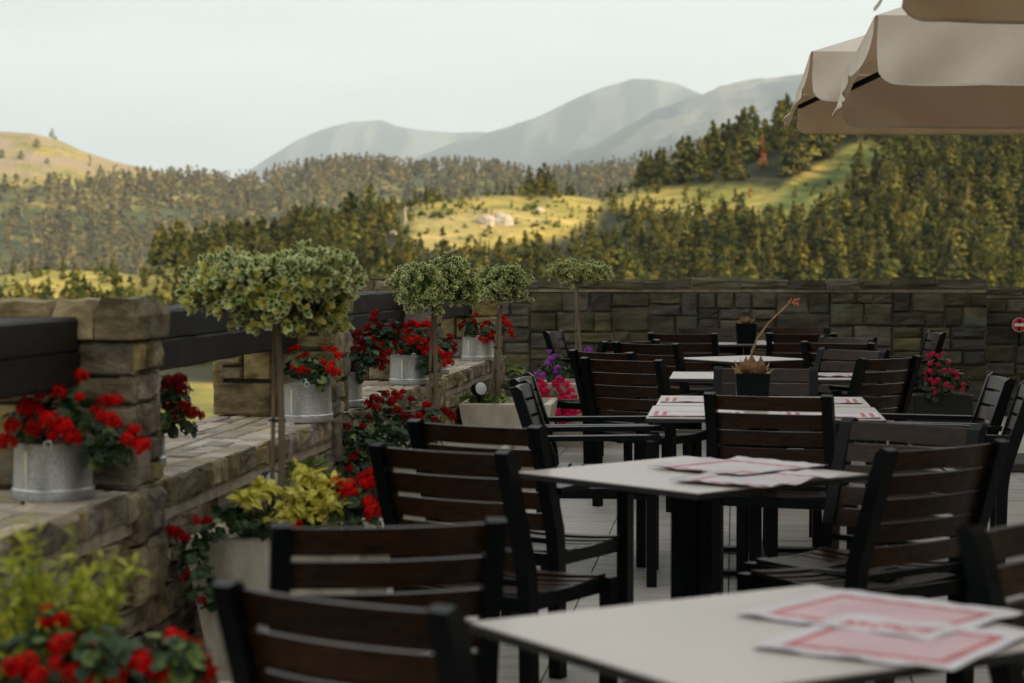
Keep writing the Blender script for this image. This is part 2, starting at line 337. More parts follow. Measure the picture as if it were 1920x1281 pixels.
# ------------------------------------------------------------------ pines
def pine_arrays(n, seed, round_=0.0, leaf=.13):
    r = np.random.default_rng(seed)
    nb = max(10, n // 14)                       # boughs
    bz = r.random(nb) ** .85 * .90 + .07
    prof = (1 - bz) ** (.86 - .45 * round_) * (.235 + .13 * round_) * np.clip(bz * 5, .45, 1)
    ba = r.random(nb) * 2 * pi; br = prof * (.55 + .5 * r.random(nb))
    k = r.integers(0, nb, n); rad = br[k] * (.25 + .85 * r.random(n)) ; a = ba[k] + (r.random(n) - .5) * .9
    c = np.stack([np.cos(a) * rad, np.sin(a) * rad, bz[k] - rad * .25 + (r.random(n) - .5) * .045], 1)
    c[:, 2] = np.clip(c[:, 2], .03, 1.0)
    top = r.random(n) < .05; c[top] = np.stack([(r.random(top.sum()) - .5) * .03, (r.random(top.sum()) - .5) * .03, .88 + .12 * r.random(top.sum())], 1)
    nrm = c * np.array([3.6, 3.6, .0]) + r.normal(0, .20, (n, 3)) + np.array([0, 0, .20]); nrm /= np.linalg.norm(nrm, axis=1)[:, None]
    t = np.cross(nrm, r.normal(0, 1, (n, 3))); t /= np.linalg.norm(t, axis=1)[:, None]; b = np.cross(nrm, t)
    s = leaf * (.6 + .7 * r.random(n))[:, None] * (.55 + .6 * (1 - c[:, 2:3]))
    v = np.stack([c + t * s * .6, c - t * s * .35 + b * s * .45, c - t * s * .35 - b * s * .45], 1).reshape(-1, 3)
    return v, np.arange(n * 3).reshape(-1, 3)
def trunk_arrays():
    m = MB().bar((0, 0, -.06), (0, 0, .8), .035, n=5, w2=.008)
    return m
def tint_rows(n, seed, lo=.5, hi=1.35):
    r = np.random.default_rng(seed); b = lo + (hi - lo) * r.random(n); wv = r.random(n)
    return np.stack([b * (.85 + .4 * wv), b * (.95 + .1 * wv), b * (1.0 - .25 * wv)], 1)
crown_me = []; trunk_me = trunk_arrays().mesh('trunk', PTRUNK)
for i in range(7):
    v, t = pine_arrays(1500, 100 + i, round_=[0, .12, .5, 0, .25, .05, .9][i], leaf=.056)
    tn = np.tile(tint_rows(1, 60 + i, .65, 1.25), (len(v), 1))
    crown_me.append(tri_mesh('crown', v, t, PINE, tn))
def scatter(n, umin, umax, rfun, accept, seed):
    r = np.random.default_rng(seed); out = []
    u = umin + (umax - umin) * r.random(n * 6); t = r.random(n * 6); a, b = rfun(u); rr_ = a + (b - a) * t
    z = ground(u, rr_); p = HOR - (z - H) * FP / rr_
    ok = r.random(n * 6) < accept(u, p, rr_)
    return u[ok][:n], rr_[ok][:n], z[ok][:n], p[ok][:n]
def acc_near(u, p, r):
    a = 1 - .94 * meadow(u, p)
    a = np.where(u > 1130, np.maximum(a, .10 + .35 * (fbm(u / 30, p / 9, 19) > .25)), a)
    cl = fbm(u / 55, p / 30, 77)
    a = a * np.clip(.75 + cl * 1.1, .2, 1)
    a = a * np.interp(u, [1150, 1300], [1, .85])
    a = np.where((np.abs(u - 1427) < 20) & (p > 300) & (p < 350), 0, a)
    a = np.where((np.abs(u - 1405) < 12) & (p > 355) & (p < 400), 0, a)
    # a loose edge of bushes round the meadow
    a = np.where((p < 500) & (u > 640) & (u < 1130) & (p > 440), a * .65, a)
    return a
u1, r1, z1, p1 = scatter(2700, -60, 2060, lambda u: (np.full_like(u, 232), NEARR(u) + 7), acc_near, 5)
rg = np.random.default_rng(9)
h1 = np.interp(u1, [200, 700, 1100, 1400, 2000], [5.1, 5.1, 4.7, 7.0, 7.8]) * (.58 + .66 * rg.random(len(u1)) ** 1.1)
h1 = np.where(meadow(u1, p1) > .2, h1 * np.where(u1 > 1130, .34, .45), h1)
h1 = np.where((u1 > 700) & (u1 < 1180) & (p1 > 385) & (p1 < 500), h1 * .62, h1)
h1 = np.where((u1 >= 1180) & (u1 < 1640) & (p1 > 385) & (p1 < 475), h1 * np.interp(p1, [385, 475], [.45, .85]), h1)
score = h1 / r1 * FP; vis = (p1 - score < 520) & (p1 - score * .5 < 540) & (u1 > 240) & (u1 < 1925) & ~((u1 > 1540) & (p1 < 252))
order = np.argsort(-(score * vis)); pick = set(order[:292].tolist())
groups = [('pine trees on the steep slope below the parasol', 'olive green pine on the steep wooded slope under the parasol'),
          ('pine trees round the sunny meadow', 'dark olive pine of the wood round the sunlit meadow with the boulder'),
          ('pine trees on the ridge left of the meadow', 'golden green pine on the low ridge running down left behind the biggest topiary')]
def pine_label(u, p, hp):
    xs = [(240, 'above the timber beam'), (330, 'left of the biggest topiary'), (430, 'over the biggest topiary'), (530, 'right of the biggest topiary top'), (640, 'between the two leftmost topiaries'), (760, 'above the second topiary'),
          (900, 'above the third topiary'), (1000, 'between third and fourth topiary'), (1090, 'above the farthest topiary'), (1180, 'above the purple flowers'), (1270, 'above the farthest table'), (1360, 'below the orange dead pine'), (1450, 'above the bent dry flower stalk'),
          (1540, 'under the parasol corner'), (1630, 'above the sunlit brown chair'), (1720, 'above the pink petunias'), (1810, 'over the long wall end')]
    x = [t for a, t in xs if u >= a][-1]; v = [t for a, t in ((0, 'at the top of the slope'), (300, 'high on the slope'), (345, 'above mid slope'), (385, 'at mid slope'), (420, 'below mid slope'), (460, 'in the lower slope'), (500, 'low, just over the wall'), (530, 'just behind the wall')) if p >= a][-1]
    s_ = 'very tall' if hp > 100 else ('tall' if hp > 84 else ('mid-sized' if hp > 66 else 'short'))
    return s_, v, x
gi = lambda u: 0 if u > 1180 else (1 if u > 640 else 2)
for i in order[:292]:
    p = G(u1[i], r1[i], z1[i] - .1); g_ = groups[gi(u1[i])]
    hh = float(h1[i]); wr = random.uniform(.95, 1.45); wd = hh * wr; a_, v_, x_ = pine_label(u1[i], p1[i], score[i])
    e = thing('pine_tree', '%s %s pine %s, %s' % (a_, 'broad' if wr > 1.2 else 'slim', v_, x_), 'pine tree', p, random.random() * 6.28, g_[0])
    e.scale = (wd, wd, hh)
    inst('trunk', trunk_me, e); inst('crown', crown_me[i % 7], e)
rest = np.array([i for i in range(len(u1)) if i not in pick])
def joined_forest(name, u, r, z, h, ntri, leaf, m, seed, rbase):
    vs = []; ts = []; tn = []; n0 = 0; vari = [pine_arrays(ntri, seed + k, round_=(k % 5) * .15, leaf=leaf) for k in range(10)]
    tc_ = tint_rows(len(u), seed + 50)
    rr2 = np.random.default_rng(seed + 3)
    for i in range(len(u)):
        v, t = vari[i % 10]; a = rr2.random() * 6.28; c, s = cos(a), sin(a); k = h[i] * (1.05 + .5 * rr2.random())
        p = G(u[i], r[i], z[i] - .1)
        w_ = np.empty_like(v); w_[:, 0] = (v[:, 0] * c - v[:, 1] * s) * k + p.x; w_[:, 1] = (v[:, 0] * s + v[:, 1] * c) * k + p.y; w_[:, 2] = v[:, 2] * h[i] + p.z
        vs.append(w_); ts.append(t + n0); n0 += len(v); tn.append(np.tile(tc_[i], (len(v), 1)))
    o = bpy.data.objects.new(name, tri_mesh(name, np.concatenate(vs), np.concatenate(ts), m, np.concatenate(tn))); COL.objects.link(o)
    return tag(o, kind='stuff')
o = joined_forest('pine_wood', u1[rest], r1[rest], z1[rest], h1[rest], 440, .092, PINE, 300, 400)
o['label'] = 'mass of smaller pines filling the near sunlit slopes'
def acc_mid(u, p, r):
    bare = (p < 362) & (u < 345)
    line = np.interp(u, [0, 120, 345], [352, 352, 330])
    a = np.where((u < 345) & (p < line), .012, 1.0)
    a = a * np.clip(.8 + fbm(u / 60, p / 25, 91) * 1.2, .15, 1)
    a = np.where((u > 760) & (u < 920) & (p > 338) & (p < 356), .1, a)
    a = np.where((u > 1100) & (u < 1300) & (p > 302) & (p < 330), .25 * a, a)
    return a
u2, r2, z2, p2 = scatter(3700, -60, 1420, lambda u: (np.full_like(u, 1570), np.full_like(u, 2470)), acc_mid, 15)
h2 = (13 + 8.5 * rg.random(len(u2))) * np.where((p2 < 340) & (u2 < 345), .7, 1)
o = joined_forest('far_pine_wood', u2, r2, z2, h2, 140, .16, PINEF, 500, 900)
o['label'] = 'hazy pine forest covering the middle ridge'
rs_ = np.random.default_rng(44)
u3, r3, z3, p3 = scatter(1000, 20, 1640, lambda u: (np.full_like(u, 235), NEARR(u)), lambda u, p, r: meadow(u, p) * np.clip(fbm(u / 40, p / 12, 33) * 1.6 + .3, 0, 1), 25)
v3 = []; t3 = []; n3_ = 0
for i in range(len(u3)):
    v, t = pine_arrays(46, 900 + i % 9, 1.0, .34); k = .28 + .8 * rs_.random() ** 2.5; p = G(u3[i], r3[i], z3[i] - .1); v3.append(v * np.array([k * 2.2, k * 2.2, k]) + np.array(p)); t3.append(t + n3_); n3_ += len(v)
v3 = np.concatenate(v3); o = bpy.data.objects.new('meadow_shrubs', tri_mesh('meadow_shrubs', v3, np.concatenate(t3), PINE, np.tile([1.0, 1.05, .9], (len(v3), 1)))); COL.objects.link(o)
tag(o, 'low shrubs dotted over the sunlit clearings', kind='stuff')
# round trees standing alone on the bare hill
for (px, py, hp, txt) in [(71, 277, 17, 'small round dark tree high on the bare sunny hill, left of the skyline one'), (106, 266, 11, 'tiny dark tree on the skyline at the shoulder of the bare hill'),
                     (42, 299, 16, 'round dark tree on the bare hill, third from the skyline shoulder'), (6, 297, 17, 'dark tree on the bare hill at the left border of the picture'),
                     (91, 308, 12, 'small dark tree standing alone lowest on the bare hill above the grass band'), (104, 346, 24, 'larger dark tree alone just above the forest edge'), (165, 352, 20, 'pale olive tree at the forest edge below the bare hill')]:
    r_ = find_r(px, py, 1900, 2449); hh = hp * r_ / FP
    e = thing('lone_tree', txt, 'tree', G(px, r_, float(ground(px, r_)) - .2)); e.scale = (hh * 1.9, hh * 1.9, hh)
    inst('trunk', trunk_me, e); inst('crown', crown_me[6], e)
# two dead orange pines
dv, dt = pine_arrays(420, 777, .2, .085); dm = tri_mesh('crown', dv, dt, DEADN)
for px, py, hp, txt in [(1427, 312, 64, 'tall rust orange dead pine among green ones, left of the parasol ribbon'), (1405, 366, 26, 'small rust orange dead pine on the clearing, lower than the tall one')]:
    r_ = find_r(px, py, 238, 385); hh = hp * r_ / FP
    e = thing('dead_pine', txt, 'dead pine', G(px, r_ - 2, float(ground(px, r_ - 2)))); e.scale = (hh * 1.2, hh * 1.2, hh); inst('trunk', trunk_me, e); inst('crown', dm, e)
r_ = find_r(760, 428, 238, 330); hh = 42 * r_ / FP
sn = MB(); sn.tube([(0, 0, -.3), (.06, 0, hh * .4), (-.06, 0, hh * .8), (.06, 0, hh)], [.18, .16, .11, .05], 6); sn.tube([(0, 0, hh * .75), (.5, 0, hh * .98)], [.08, .03], 5); sn.tube([(0, 0, hh * .6), (-.4, 0, hh * .8)], [.06, .02], 5)
o = sn.build('tree_snag', SNAG); o.location = G(760, r_, float(ground(760, r_))); tag(o, 'bare pale dead trunk standing left of the sunlit meadow', 'dead tree')
# boulders
def boulder(px, py, wpx, hpx, txt, seed, r0=238, r1_=352):
    r_ = find_r(px, py, r0, r1_); w_ = wpx * r_ / FP / 2; h_ = hpx * r_ / FP
    m = MB(); r = np.random.default_rng(seed); n = 16; rings = 8; vs = []
    for j in range(rings + 1):
        f = j / rings * pi / 2
        for k in range(n):
            a = 2 * pi * k / n; q_ = 1 + .28 * (r.random() - .5) + .12 * sin(2 * a + seed)
            vs.append((cos(a) * cos(f) * w_ * q_, sin(a) * cos(f) * w_ * .7 * q_, sin(f) ** .7 * h_ * (1 + .2 * (r.random() - .5)) - .3 * (j == 0)))
    fs = [(j * n + k, j * n + (k + 1) % n, (j + 1) * n + (k + 1) % n, (j + 1) * n + k) for j in range(rings) for k in range(n)]
    o = m.add(vs, fs).build('boulder', ROCK); o.location = G(px, r_, float(ground(px, r_)) - .1); return tag(o, txt, 'boulder')
boulder(912, 420, 42, 17, 'lower left half of the big pale boulder in the middle of the sunlit meadow', 3)
boulder(940, 420, 46, 21, 'taller right hand pale boulder in the middle of the sunlit meadow', 4)
boulder(998, 362, 16, 6, 'small pale rock on the knoll right of the meadow', 5)
boulder(1012, 396, 20, 8, 'low pale rock below the knoll, right of the big boulder', 6)
boulder(738, 440, 14, 9, 'small pale rock among pines left of the meadow, under the bare trunk', 7)
boulder(770, 452, 20, 8, 'pale flat rock among pines just left of the meadow foot', 8)
boulder(1290, 402, 18, 7, 'small white rock below the long clearing', 9)

# ------------------------------------------------------------------ terrace base and floor tiles
MB().box(-2.75, 14, -9, 20.5, -11.5, -.024).build('terrace_slab', SLAB); tag(bpy.data.objects['terrace_slab'], kind='structure')
ft = bpy.data.objects.new('floor', None); COL.objects.link(ft); tag(ft, kind='structure')
TS = .63
tile_me = MB(); g2 = .0032
tile_me.box(g2, TS - g2, g2, TS - g2, -.022, 0)
tm = tile_me.mesh('tile', TILE)
for i in range(-3, 8):
    for j in range(4, 30):
        if i * TS + .03 > 4.3: continue
        inst('tile', tm, ft, (i * TS - .02, j * TS + .19, random.uniform(-.0015, .0008)))
MB().box(-1.93, 14, 2.4, 2.708, -.024, -.001).build('paving_edge', SLAB, ft)

# ------------------------------------------------------------------ stonework
NAT = [0]
def stone(parent, name, O, U, V, Nn, u0, u1, v0, v1, th, m, rough=1.0, group=None):
    """one block: U,V span its face, Nn points out; about 30 triangles"""
    j = lambda s: random.uniform(-s, s)
    c = min(.011, (u1 - u0) * .2, (v1 - v0) * .2) * rough
    P = lambda u, v, n: O + U * u + V * v + Nn * n
    cs = [(u0, v0), (u1, v0), (u1, v1), (u0, v1)]
    vs = [P(a, b, -.02) for a, b in cs]
    vs += [P(a + j(c * .5), b + j(c * .5), th * .5) for a, b in cs]
    iu0, iu1, iv0, iv1 = u0 + c, u1 - c, v0 + c, v1 - c
    base = th; k = .006 * rough
    for b in (iv0, (iv0 + iv1) / 2, iv1):
        for a in (iu0, (iu0 + iu1) / 2, iu1): vs.append(P(a + j(c * .3), b + j(c * .3), base + j(k)))
    I = lambda r, cc: 8 + r * 3 + cc
    fs = [(0, 1, 5, 4), (1, 2, 6, 5), (2, 3, 7, 6), (3, 0, 4, 7), (0, 3, 2, 1),
          (4, 5, I(0, 2), I(0, 1), I(0, 0)), (5, 6, I(2, 2), I(1, 2), I(0, 2)), (6, 7, I(2, 0), I(2, 1), I(2, 2)), (7, 4, I(0, 0), I(1, 0), I(2, 0))]
    for r in range(2):
        for cc in range(2): fs.append((I(r, cc), I(r, cc + 1), I(r + 1, cc + 1), I(r + 1, cc)))
    b = MB().add(vs, fs).build(name, m, parent); NAT[0] += 1
    return b
def layout(w, h, row=(.13, .26), col=(.16, .42), split=.28, first=None):
    """irregular blocks: repeated cuts, so that joints run through only for short stretches"""
    out = []
    def cut(x0, x1, y0, y1):
        W_, H_ = x1 - x0, y1 - y0
        mw = random.uniform(*col); mh = random.uniform(*row)
        canx = W_ > 2 * col[0]; cany = H_ > 2 * row[0]
        if (W_ <= mw * 1.12 or not canx) and (H_ <= mh * 1.12 or not cany): out.append((x0, x1, y0, y1)); return
        bx = W_ / (col[0] + col[1]); by = H_ / (row[0] + row[1]) * 1.25
        if canx and (bx > by * random.uniform(.5, 1.3) or not cany):
            f = random.uniform(.32, .68) if W_ < 4 * col[1] else random.uniform(.45, .55); c_ = x0 + max(col[0], min(W_ - col[0], W_ * f)); cut(x0, c_, y0, y1); cut(c_, x1, y0, y1)
        elif cany:
            c_ = y0 + max(row[0], min(H_ - row[0], H_ * random.uniform(.3, .7))); cut(x0, x1, y0, c_); cut(x0, x1, c_, y1)
        else: out.append((x0, x1, y0, y1))
    cut(0, w, 0, h)
    return out
gap = .0055
def clad(parent, name, O, U, V, Nn, w, h, th, m, rough=1.0, **kw):
    for (a, b, c, d) in layout(w, h, **kw):
        stone(parent, name, O, U, V, Nn, a + gap, b - gap, c + gap, d - gap, th * random.uniform(.8, 1.15), m, rough)

# left parapet: a local frame, s runs away from the camera along the wall, t outward to the valley
WA = G(300, .704 * FP / 410); WB = G(922, .704 * FP / 182)
WD = (WB - WA).normalized(); WN = Vector((-WD.y, WD.x, 0)); UP = Vector((0, 0, 1))   # WN points outward (left)
W0 = WA - WD * WA.dot(WD)
def WP(s, t, z): return W0 + WD * s + WN * t + UP * z
LEDGE = .726; THK = .56; S0, S1 = 1.6, 15.0
def wbox(mb, s0, s1, t0, t1, z0, z1):
    vs = [WP(s, t, z) for z in (z0, z1) for t in (t0, t1) for s in (s0, s1)]
    mb.add(vs, [(0, 2, 3, 1), (4, 5, 7, 6), (0, 1, 5, 4), (2, 6, 7, 3), (0, 4, 6, 2), (1, 3, 7, 5)])
pw = thing('stone_parapet', 'long low wall of brown stone with a flagged ledge along the left of the terrace', 'stone wall')
b = MB(); wbox(b, S0, S1, .035, THK - .035, -9, LEDGE - .028); b.build('mortar_core', MORTARD, pw)
b = MB(); wbox(b, S0, S1, .004, .034, LEDGE - .135, LEDGE - .092); b.build('mortar_band', MORTAR, pw)
# face blocks under the band
random.seed(21)
for (a, b_, c, d) in layout(12.3, LEDGE - .135, row=(.06, .16), col=(.12, .32), split=.15):
    s = 2.6 + a
    stone(pw, 'stone', W0, WD, UP, -WN, s + gap, 2.6 + b_ - gap, c + gap + .002, d - gap, .0 + random.uniform(-.02, .004), STONE, 1.5)
# coping stones along the edge, then flags behind
s = S0 + .8
while s < S1:
    l = random.uniform(.10, .26)
    stone(pw, 'coping_stone', WP(0, 0, LEDGE - .092), WD, UP, -WN, s + .003, min(s + l, S1) - .003, .002, .088, random.uniform(.006, .02), STONE, 1.3)
    s += l
for (a, b_, c, d) in layout(12.6, THK - .005, row=(.07, .16), col=(.14, .38), split=.0):
    stone(pw, 'flagstone', WP(2.4, .004, LEDGE - .03), WD, WN, UP, a + .003, b_ - .003, c + .003, d - .003, .03 + random.uniform(-.003, .003), FLAG, .5)
# outer face of the wall (valley side)
clad(pw, 'rubble_stone', WP(2.6, THK, -.5), WD, UP, WN, 12.3, 1.2, .005, STONE, 1.2, row=(.3, .4), col=(.5, .8), split=0)

def pier(s0, s1, name_label, seed, wid=THK + .03, ztop=1.315):
    random.seed(seed)
    p = thing('stone_pier', name_label, 'stone pier')
    z0 = LEDGE + .002; t0 = -.015; t1 = wid - .03; zc = ztop - .10; zm = zc - .028
    b = MB(); wbox(b, s0 + .03, s1 - .03, t0 + .03, t1 - .03, LEDGE - .02, zm + .02); b.build('mortar_core', MORTARD, p)
    b = MB(); wbox(b, s0 + .012, s1 - .012, t0 + .012, t1 - .012, zm + .002, zc + .02); b.build('mortar_band', MORTAR, p)
    hh = zm - z0
    kw = dict(row=(.07, .20), col=(.14, .38), split=.22)
    clad(p, 'stone', WP(s0 + .03, t0, z0), WN, UP, -WD, t1 - t0, hh, .03, STONE, 1.0, **kw)
    kw['col'] = (.09, .26)
    clad(p, 'stone', WP(s0 + .004, t0 + .03, z0), WD, UP, -WN, s1 - s0 - .008, hh, .03, STONE, 1.0, **kw)
    clad(p, 'stone', WP(s1 - .03, t0, z0), WN, UP, WD, t1 - t0, hh, .03, STONE, 1.0, **kw)
    clad(p, 'stone', WP(s0 + .004, t1 - .03, z0), WD, UP, WN, s1 - s0 - .008, hh, .03, STONE, 1.0, **kw)
    # cap slabs, overhanging
    x = t0 - .015; e = t1 + .015
    while x < e - .01:
        l = random.uniform(.13, .34)
        if e - x - l < .1: l = e - x
        stone(p, 'cap_stone', WP(0, 0, zc), WN, WD, UP, x + .004, x + l - .004, s0 - .02, s1 + .02, .10 + random.uniform(-.008, .006), STONE, 1.6); x += l
    # the part of the pier standing proud below the ledge
    clad(p, 'footing_stone', WP(s0 + .01, -.0, LEDGE - .36), WD, UP, -WN, s1 - s0 - .02, .35, .034, STONE, 1.8, row=(.12, .2), col=(.1, .2), split=.1)
    return p
PS = []
def s_of(px, d): return (G(px, d) - W0).dot(WD)
pf = [(s_of(243, 6.10), .30, 'nearest and largest stone pier at the left border, dark timber butting into it'),
      (s_of(622, 9.0), .34, 'second stone pier, behind the biggest topiary and the bucket with few red blooms'),
      (s_of(807, 11.75), .36, 'third stone pier, behind the bushy pair of red geraniums and the second topiary'),
      (s_of(930, 14.55), .40, 'farthest stone pier at the end of the parapet, half hidden by the third topiary')]
for i, (s0, l, lab) in enumerate(pf): pier(s0, s0 + l, lab, 31 + i); PS.append((s0, s0 + l))
def beam(s0, s1, lab, seed):
    random.seed(seed); z0, z1 = 1.05, 1.262; t0, t1 = .16, .36
    n = 14; vs = []
    for i in range(n + 1):
        s = s0 + (s1 - s0) * i / n; j = lambda: random.uniform(-.003, .003)
        c = .008
        for (t, z) in ((t0 + c, z0), (t1 - c, z0), (t1, z0 + c), (t1, z1 - c), (t1 - c, z1), (t0 + c, z1), (t0, z1 - c), (t0, z0 + .115), (t0 + .007, z0 + .108), (t0, z0 + .101), (t0, z0 + c)):
            vs.append(WP(s, t + j(), z + j()))
    k = 11; fs = [(i * k + a, i * k + (a + 1) % k, (i + 1) * k + (a + 1) % k, (i + 1) * k + a) for i in range(n) for a in range(k)]
    fs += [tuple(range(k))[::-1], tuple(n * k + a for a in range(k))]
    o = MB().add(vs, fs).build('timber_beam', TIMBER); return tag(o, lab, 'timber beam')
beam(1.8, PS[0][0] + .001, 'dark squared timber in the nearest bay, ending at the largest pier', 1)
beam(PS[0][1] - .001, PS[1][0] + .001, 'dark cracked timber beam between the largest pier and the second one', 2)
beam(PS[1][1] - .001, PS[2][0] + .001, 'dark timber beam between second and third pier, above dense red geraniums', 3)
beam(PS[2][1] - .001, PS[3][0] + .001, 'dark timber beam in the farthest bay behind the third topiary', 4)

# back wall
def backwall(y, x0, x1, ztop, lab, seed, capx=(.22, .5)):
    random.seed(seed)
    w_ = thing('stone_wall', lab, 'stone wall'); zc = ztop - .085; zm = zc - .035
    MB().box(x0, x1, y + .03, y + .45, -3, zm + .02).build('mortar_core', MORTARD, w_)
    MB().box(x0 + .004, x1 - .004, y + .012, y + .44, zm + .004, zc + .01).build('mortar_band', MORTAR, w_)
    O = Vector((x0, y + .03, 0)); X = Vector((1, 0, 0)); Nn = Vector((0, -1, 0))
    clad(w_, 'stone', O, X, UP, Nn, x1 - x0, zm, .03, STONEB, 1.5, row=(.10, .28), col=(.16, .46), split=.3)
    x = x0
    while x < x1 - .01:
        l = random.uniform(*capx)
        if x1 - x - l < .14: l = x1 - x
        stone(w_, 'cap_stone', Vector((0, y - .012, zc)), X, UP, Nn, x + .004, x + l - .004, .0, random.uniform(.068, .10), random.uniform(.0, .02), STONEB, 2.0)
        x += l
    MB().box(x0, x1, y - .01, y + .46, zc + .004, zc + .058).build('cap_bed', STONEB, w_)
    return w_
YB = G(1400, 18.1).y
backwall(YB, -3.4, (1838 - 1377) / FP * (YB - 0) + .0, 1.275, 'long dark stone wall closing the far end of the terrace under the wooded hill', 5)
YB2 = YB + .62
backwall(YB2, 2.32, 5.2, 1.215, 'lower dark stone wall at the right border with the round no entry sign', 6)
# end face of the long wall
# sign
sg = thing('no_entry_sign', 'round red no entry sign with white bar on the stone wall at the right border', 'sign', (2.62, YB2 - .035, H - (608 - HOR) * 18.6 / FP))
b = MB(); b.lathe([(0, -.004), (.064, -.004), (.064, .004), (0, .004)], 40); o = b.build('sign_plate', SIGNR, sg); o.rotation_euler = (pi / 2, 0, 0)
MB().box(-.046, .046, -.0085, -.0045, -.013, .013).build('white_bar', SIGNW, sg)
b = MB(); b.lathe([(.0625, -.0052), (.066, -.0052), (.066, .0052), (.0625, .0052), (.0625, -.0052)], 40); o = b.build('rim', SIGNW, sg); o.rotation_euler = (pi / 2, 0, 0)
MB().bar((0, .006, -.2), (0, .006, .05), .02).build('bracket', METAL, sg)

# ------------------------------------------------------------------ the hotel on the right that shades the terrace (outside the frame)
bd = thing('hotel_building', 'stone and plaster hotel beside the terrace, outside the right of the view', 'building')
MB().box(8, 18, -13.5, 19.5, -11.5, 6.7).build('wall', PLAST, bd)
MB().box(7.88, 8, -13.5, 19.5, -.02, 1.1).build('stone_plinth', STONE, bd)
rf = MB().add([(7.3, -14.2, 6.6), (18.7, -14.2, 6.6), (18.7, 20.2, 6.6), (7.3, 20.2, 6.6), (13, -10, 9.2), (13, 16, 9.2)], [(0, 1, 4), (1, 2, 5, 4), (2, 3, 5), (3, 0, 4, 5), (0, 3, 2, 1)]).build('roof', ROOFM, bd)
for zf in (1.0, 4.2):
    for k in range(9):
        y = -11.8 + k * 3.6
        f = MB().box(7.93, 7.995, y - .08, y + 1.28, zf - .08, zf + 1.48).build('window', TIMBER, bd)
        MB().box(7.905, 7.925, y, y + .575, zf, zf + 1.4).build('pane', WGLASS, f); MB().box(7.905, 7.925, y + .625, y + 1.2, zf, zf + 1.4).build('pane', WGLASS, f)

# ------------------------------------------------------------------ furniture
def curved_slat(w_, z0, z1, y, bow, th, n=8, yt=0, lean=0):
    vs = []
    for i in range(n + 1):
        x = -w_ / 2 + w_ * i / n; yy = y - bow * (1 - (2 * x / w_) ** 2)
        for (a, z) in ((0, z0), (0, z1), (1, z1), (1, z0)):
            vs.append((x, yy + a * th - lean * (z - z0), z))
    fs = [(i * 4 + a, i * 4 + (a + 1) % 4, (i + 1) * 4 + (a + 1) % 4, (i + 1) * 4 + a) for i in range(n) for a in range(4)] + [(0, 3, 2, 1), tuple(n * 4 + a for a in range(4))]
    return MB().add(vs, fs)
ZT = .88; YT = -.345
def back_y(z): return -.235 - (z - .46) / (.88 - .46) * .125      # recline of the rear posts
def post(xc, w_=.046):
    x0, x1 = xc - w_ / 2, xc + w_ / 2
    prof = [(-.250, 0), (-.205, 0), (-.212, .42), (-.222, .52), (back_y(.865) + .018, .865), (back_y(.88) - .002, .882), (back_y(.88) - .030, .874), (-.272, .50), (-.262, .42)]
    k = len(prof); vs = [(x0, y, z) for y, z in prof] + [(x1, y, z) for y, z in prof]
    fs = [tuple(range(k)), tuple(range(2 * k - 1, k - 1, -1))] + [(a, k + a, k + (a + 1) % k, (a + 1) % k) for a in range(k)]
    return MB().add(vs, fs)
CH = {}
def proto():
    CH['rear_leg'] = [post(-.25).mesh('rear_leg', METAL), post(.25).mesh('rear_leg', METAL)]
    CH['front_leg'] = [MB().box(s * .25 - .023, s * .25 + .023, .215, .260, 0, .642).mesh('front_leg', METAL) for s in (-1, 1)]
    CH['short_leg'] = [MB().box(s * .25 - .023, s * .25 + .023, .215, .260, 0, .432).mesh('front_leg', METAL) for s in (-1, 1)]
    CH['armrest'] = []
    for s in (-1, 1):
        a = MB(); x0, x1 = s * .252 - .031, s * .252 + .031
        pr = [(-.255, .640), (.27, .648), (.278, .66), (.268, .672), (-.262, .662)]; k = len(pr)
        a.add([(x0, y, z) for y, z in pr] + [(x1, y, z) for y, z in pr], [tuple(range(k)), tuple(range(2 * k - 1, k - 1, -1))] + [(q_, k + q_, k + (q_ + 1) % k, (q_ + 1) % k) for q_ in range(k)])
        CH['armrest'].append(a.mesh('armrest', METAL))
    f = MB()
    for s in (-1, 1): f.box(s * .237 - .012, s * .237 + .012, -.21, .215, .385, .43)
    f.box(-.226, .226, .222, .250, .385, .428); f.box(-.226, .226, -.245, -.222, .385, .428)
    CH['seat_frame'] = [f.mesh('seat_frame', METAL)]
    CH['seat_slat'] = []
    n = 7
    for i in range(n):
        y0 = -.205 + i * .0635; zc = .436 - .014 * (1 - ((i - 2.6) / 3.4) ** 2)
        b_ = MB(); m_ = 6; vs = []
        for j in range(m_ + 1):
            x = -.245 + .49 * j / m_; z = zc + .012 * (2 * x / .49) ** 2 - .004
            for (yy, zz) in ((y0, z - .016), (y0, z), (y0 + .051, z), (y0 + .051, z - .016)): vs.append((x, yy, zz))
        b_.add(vs, [(j * 4 + a, (j + 1) * 4 + a, (j + 1) * 4 + (a + 1) % 4, j * 4 + (a + 1) % 4) for j in range(m_) for a in range(4)] + [(0, 1, 2, 3), tuple(m_ * 4 + a for a in range(4))[::-1]])
        CH['seat_slat'].append(b_.mesh('seat_slat', SLAT))
    CH['back_slat'] = []
    for i in range(5):
        z1 = .868 - i * .0745; z0 = z1 - .0615
        CH['back_slat'].append(curved_slat(.457, z0, z1, back_y(z0) - .004, .028, .018, lean=.285).mesh('back_slat', SLAT))
    f = MB().box(-.226, .226, -.243, -.222, .462, .482); CH['back_rail'] = [f.mesh('back_rail', METAL)]
proto()
def place_chair(loc, a, label, arms=True):
    t = thing('armchair' if arms else 'side_chair', label, 'chair', loc, a, 'slatted chairs on the terrace')
    for nm, ms in CH.items():
        if nm == 'armrest' and not arms or nm == 'short_leg' and arms or nm == 'front_leg' and not arms: continue
        for m_ in ms: inst('front_leg' if nm == 'short_leg' else nm, m_, t)
    return t
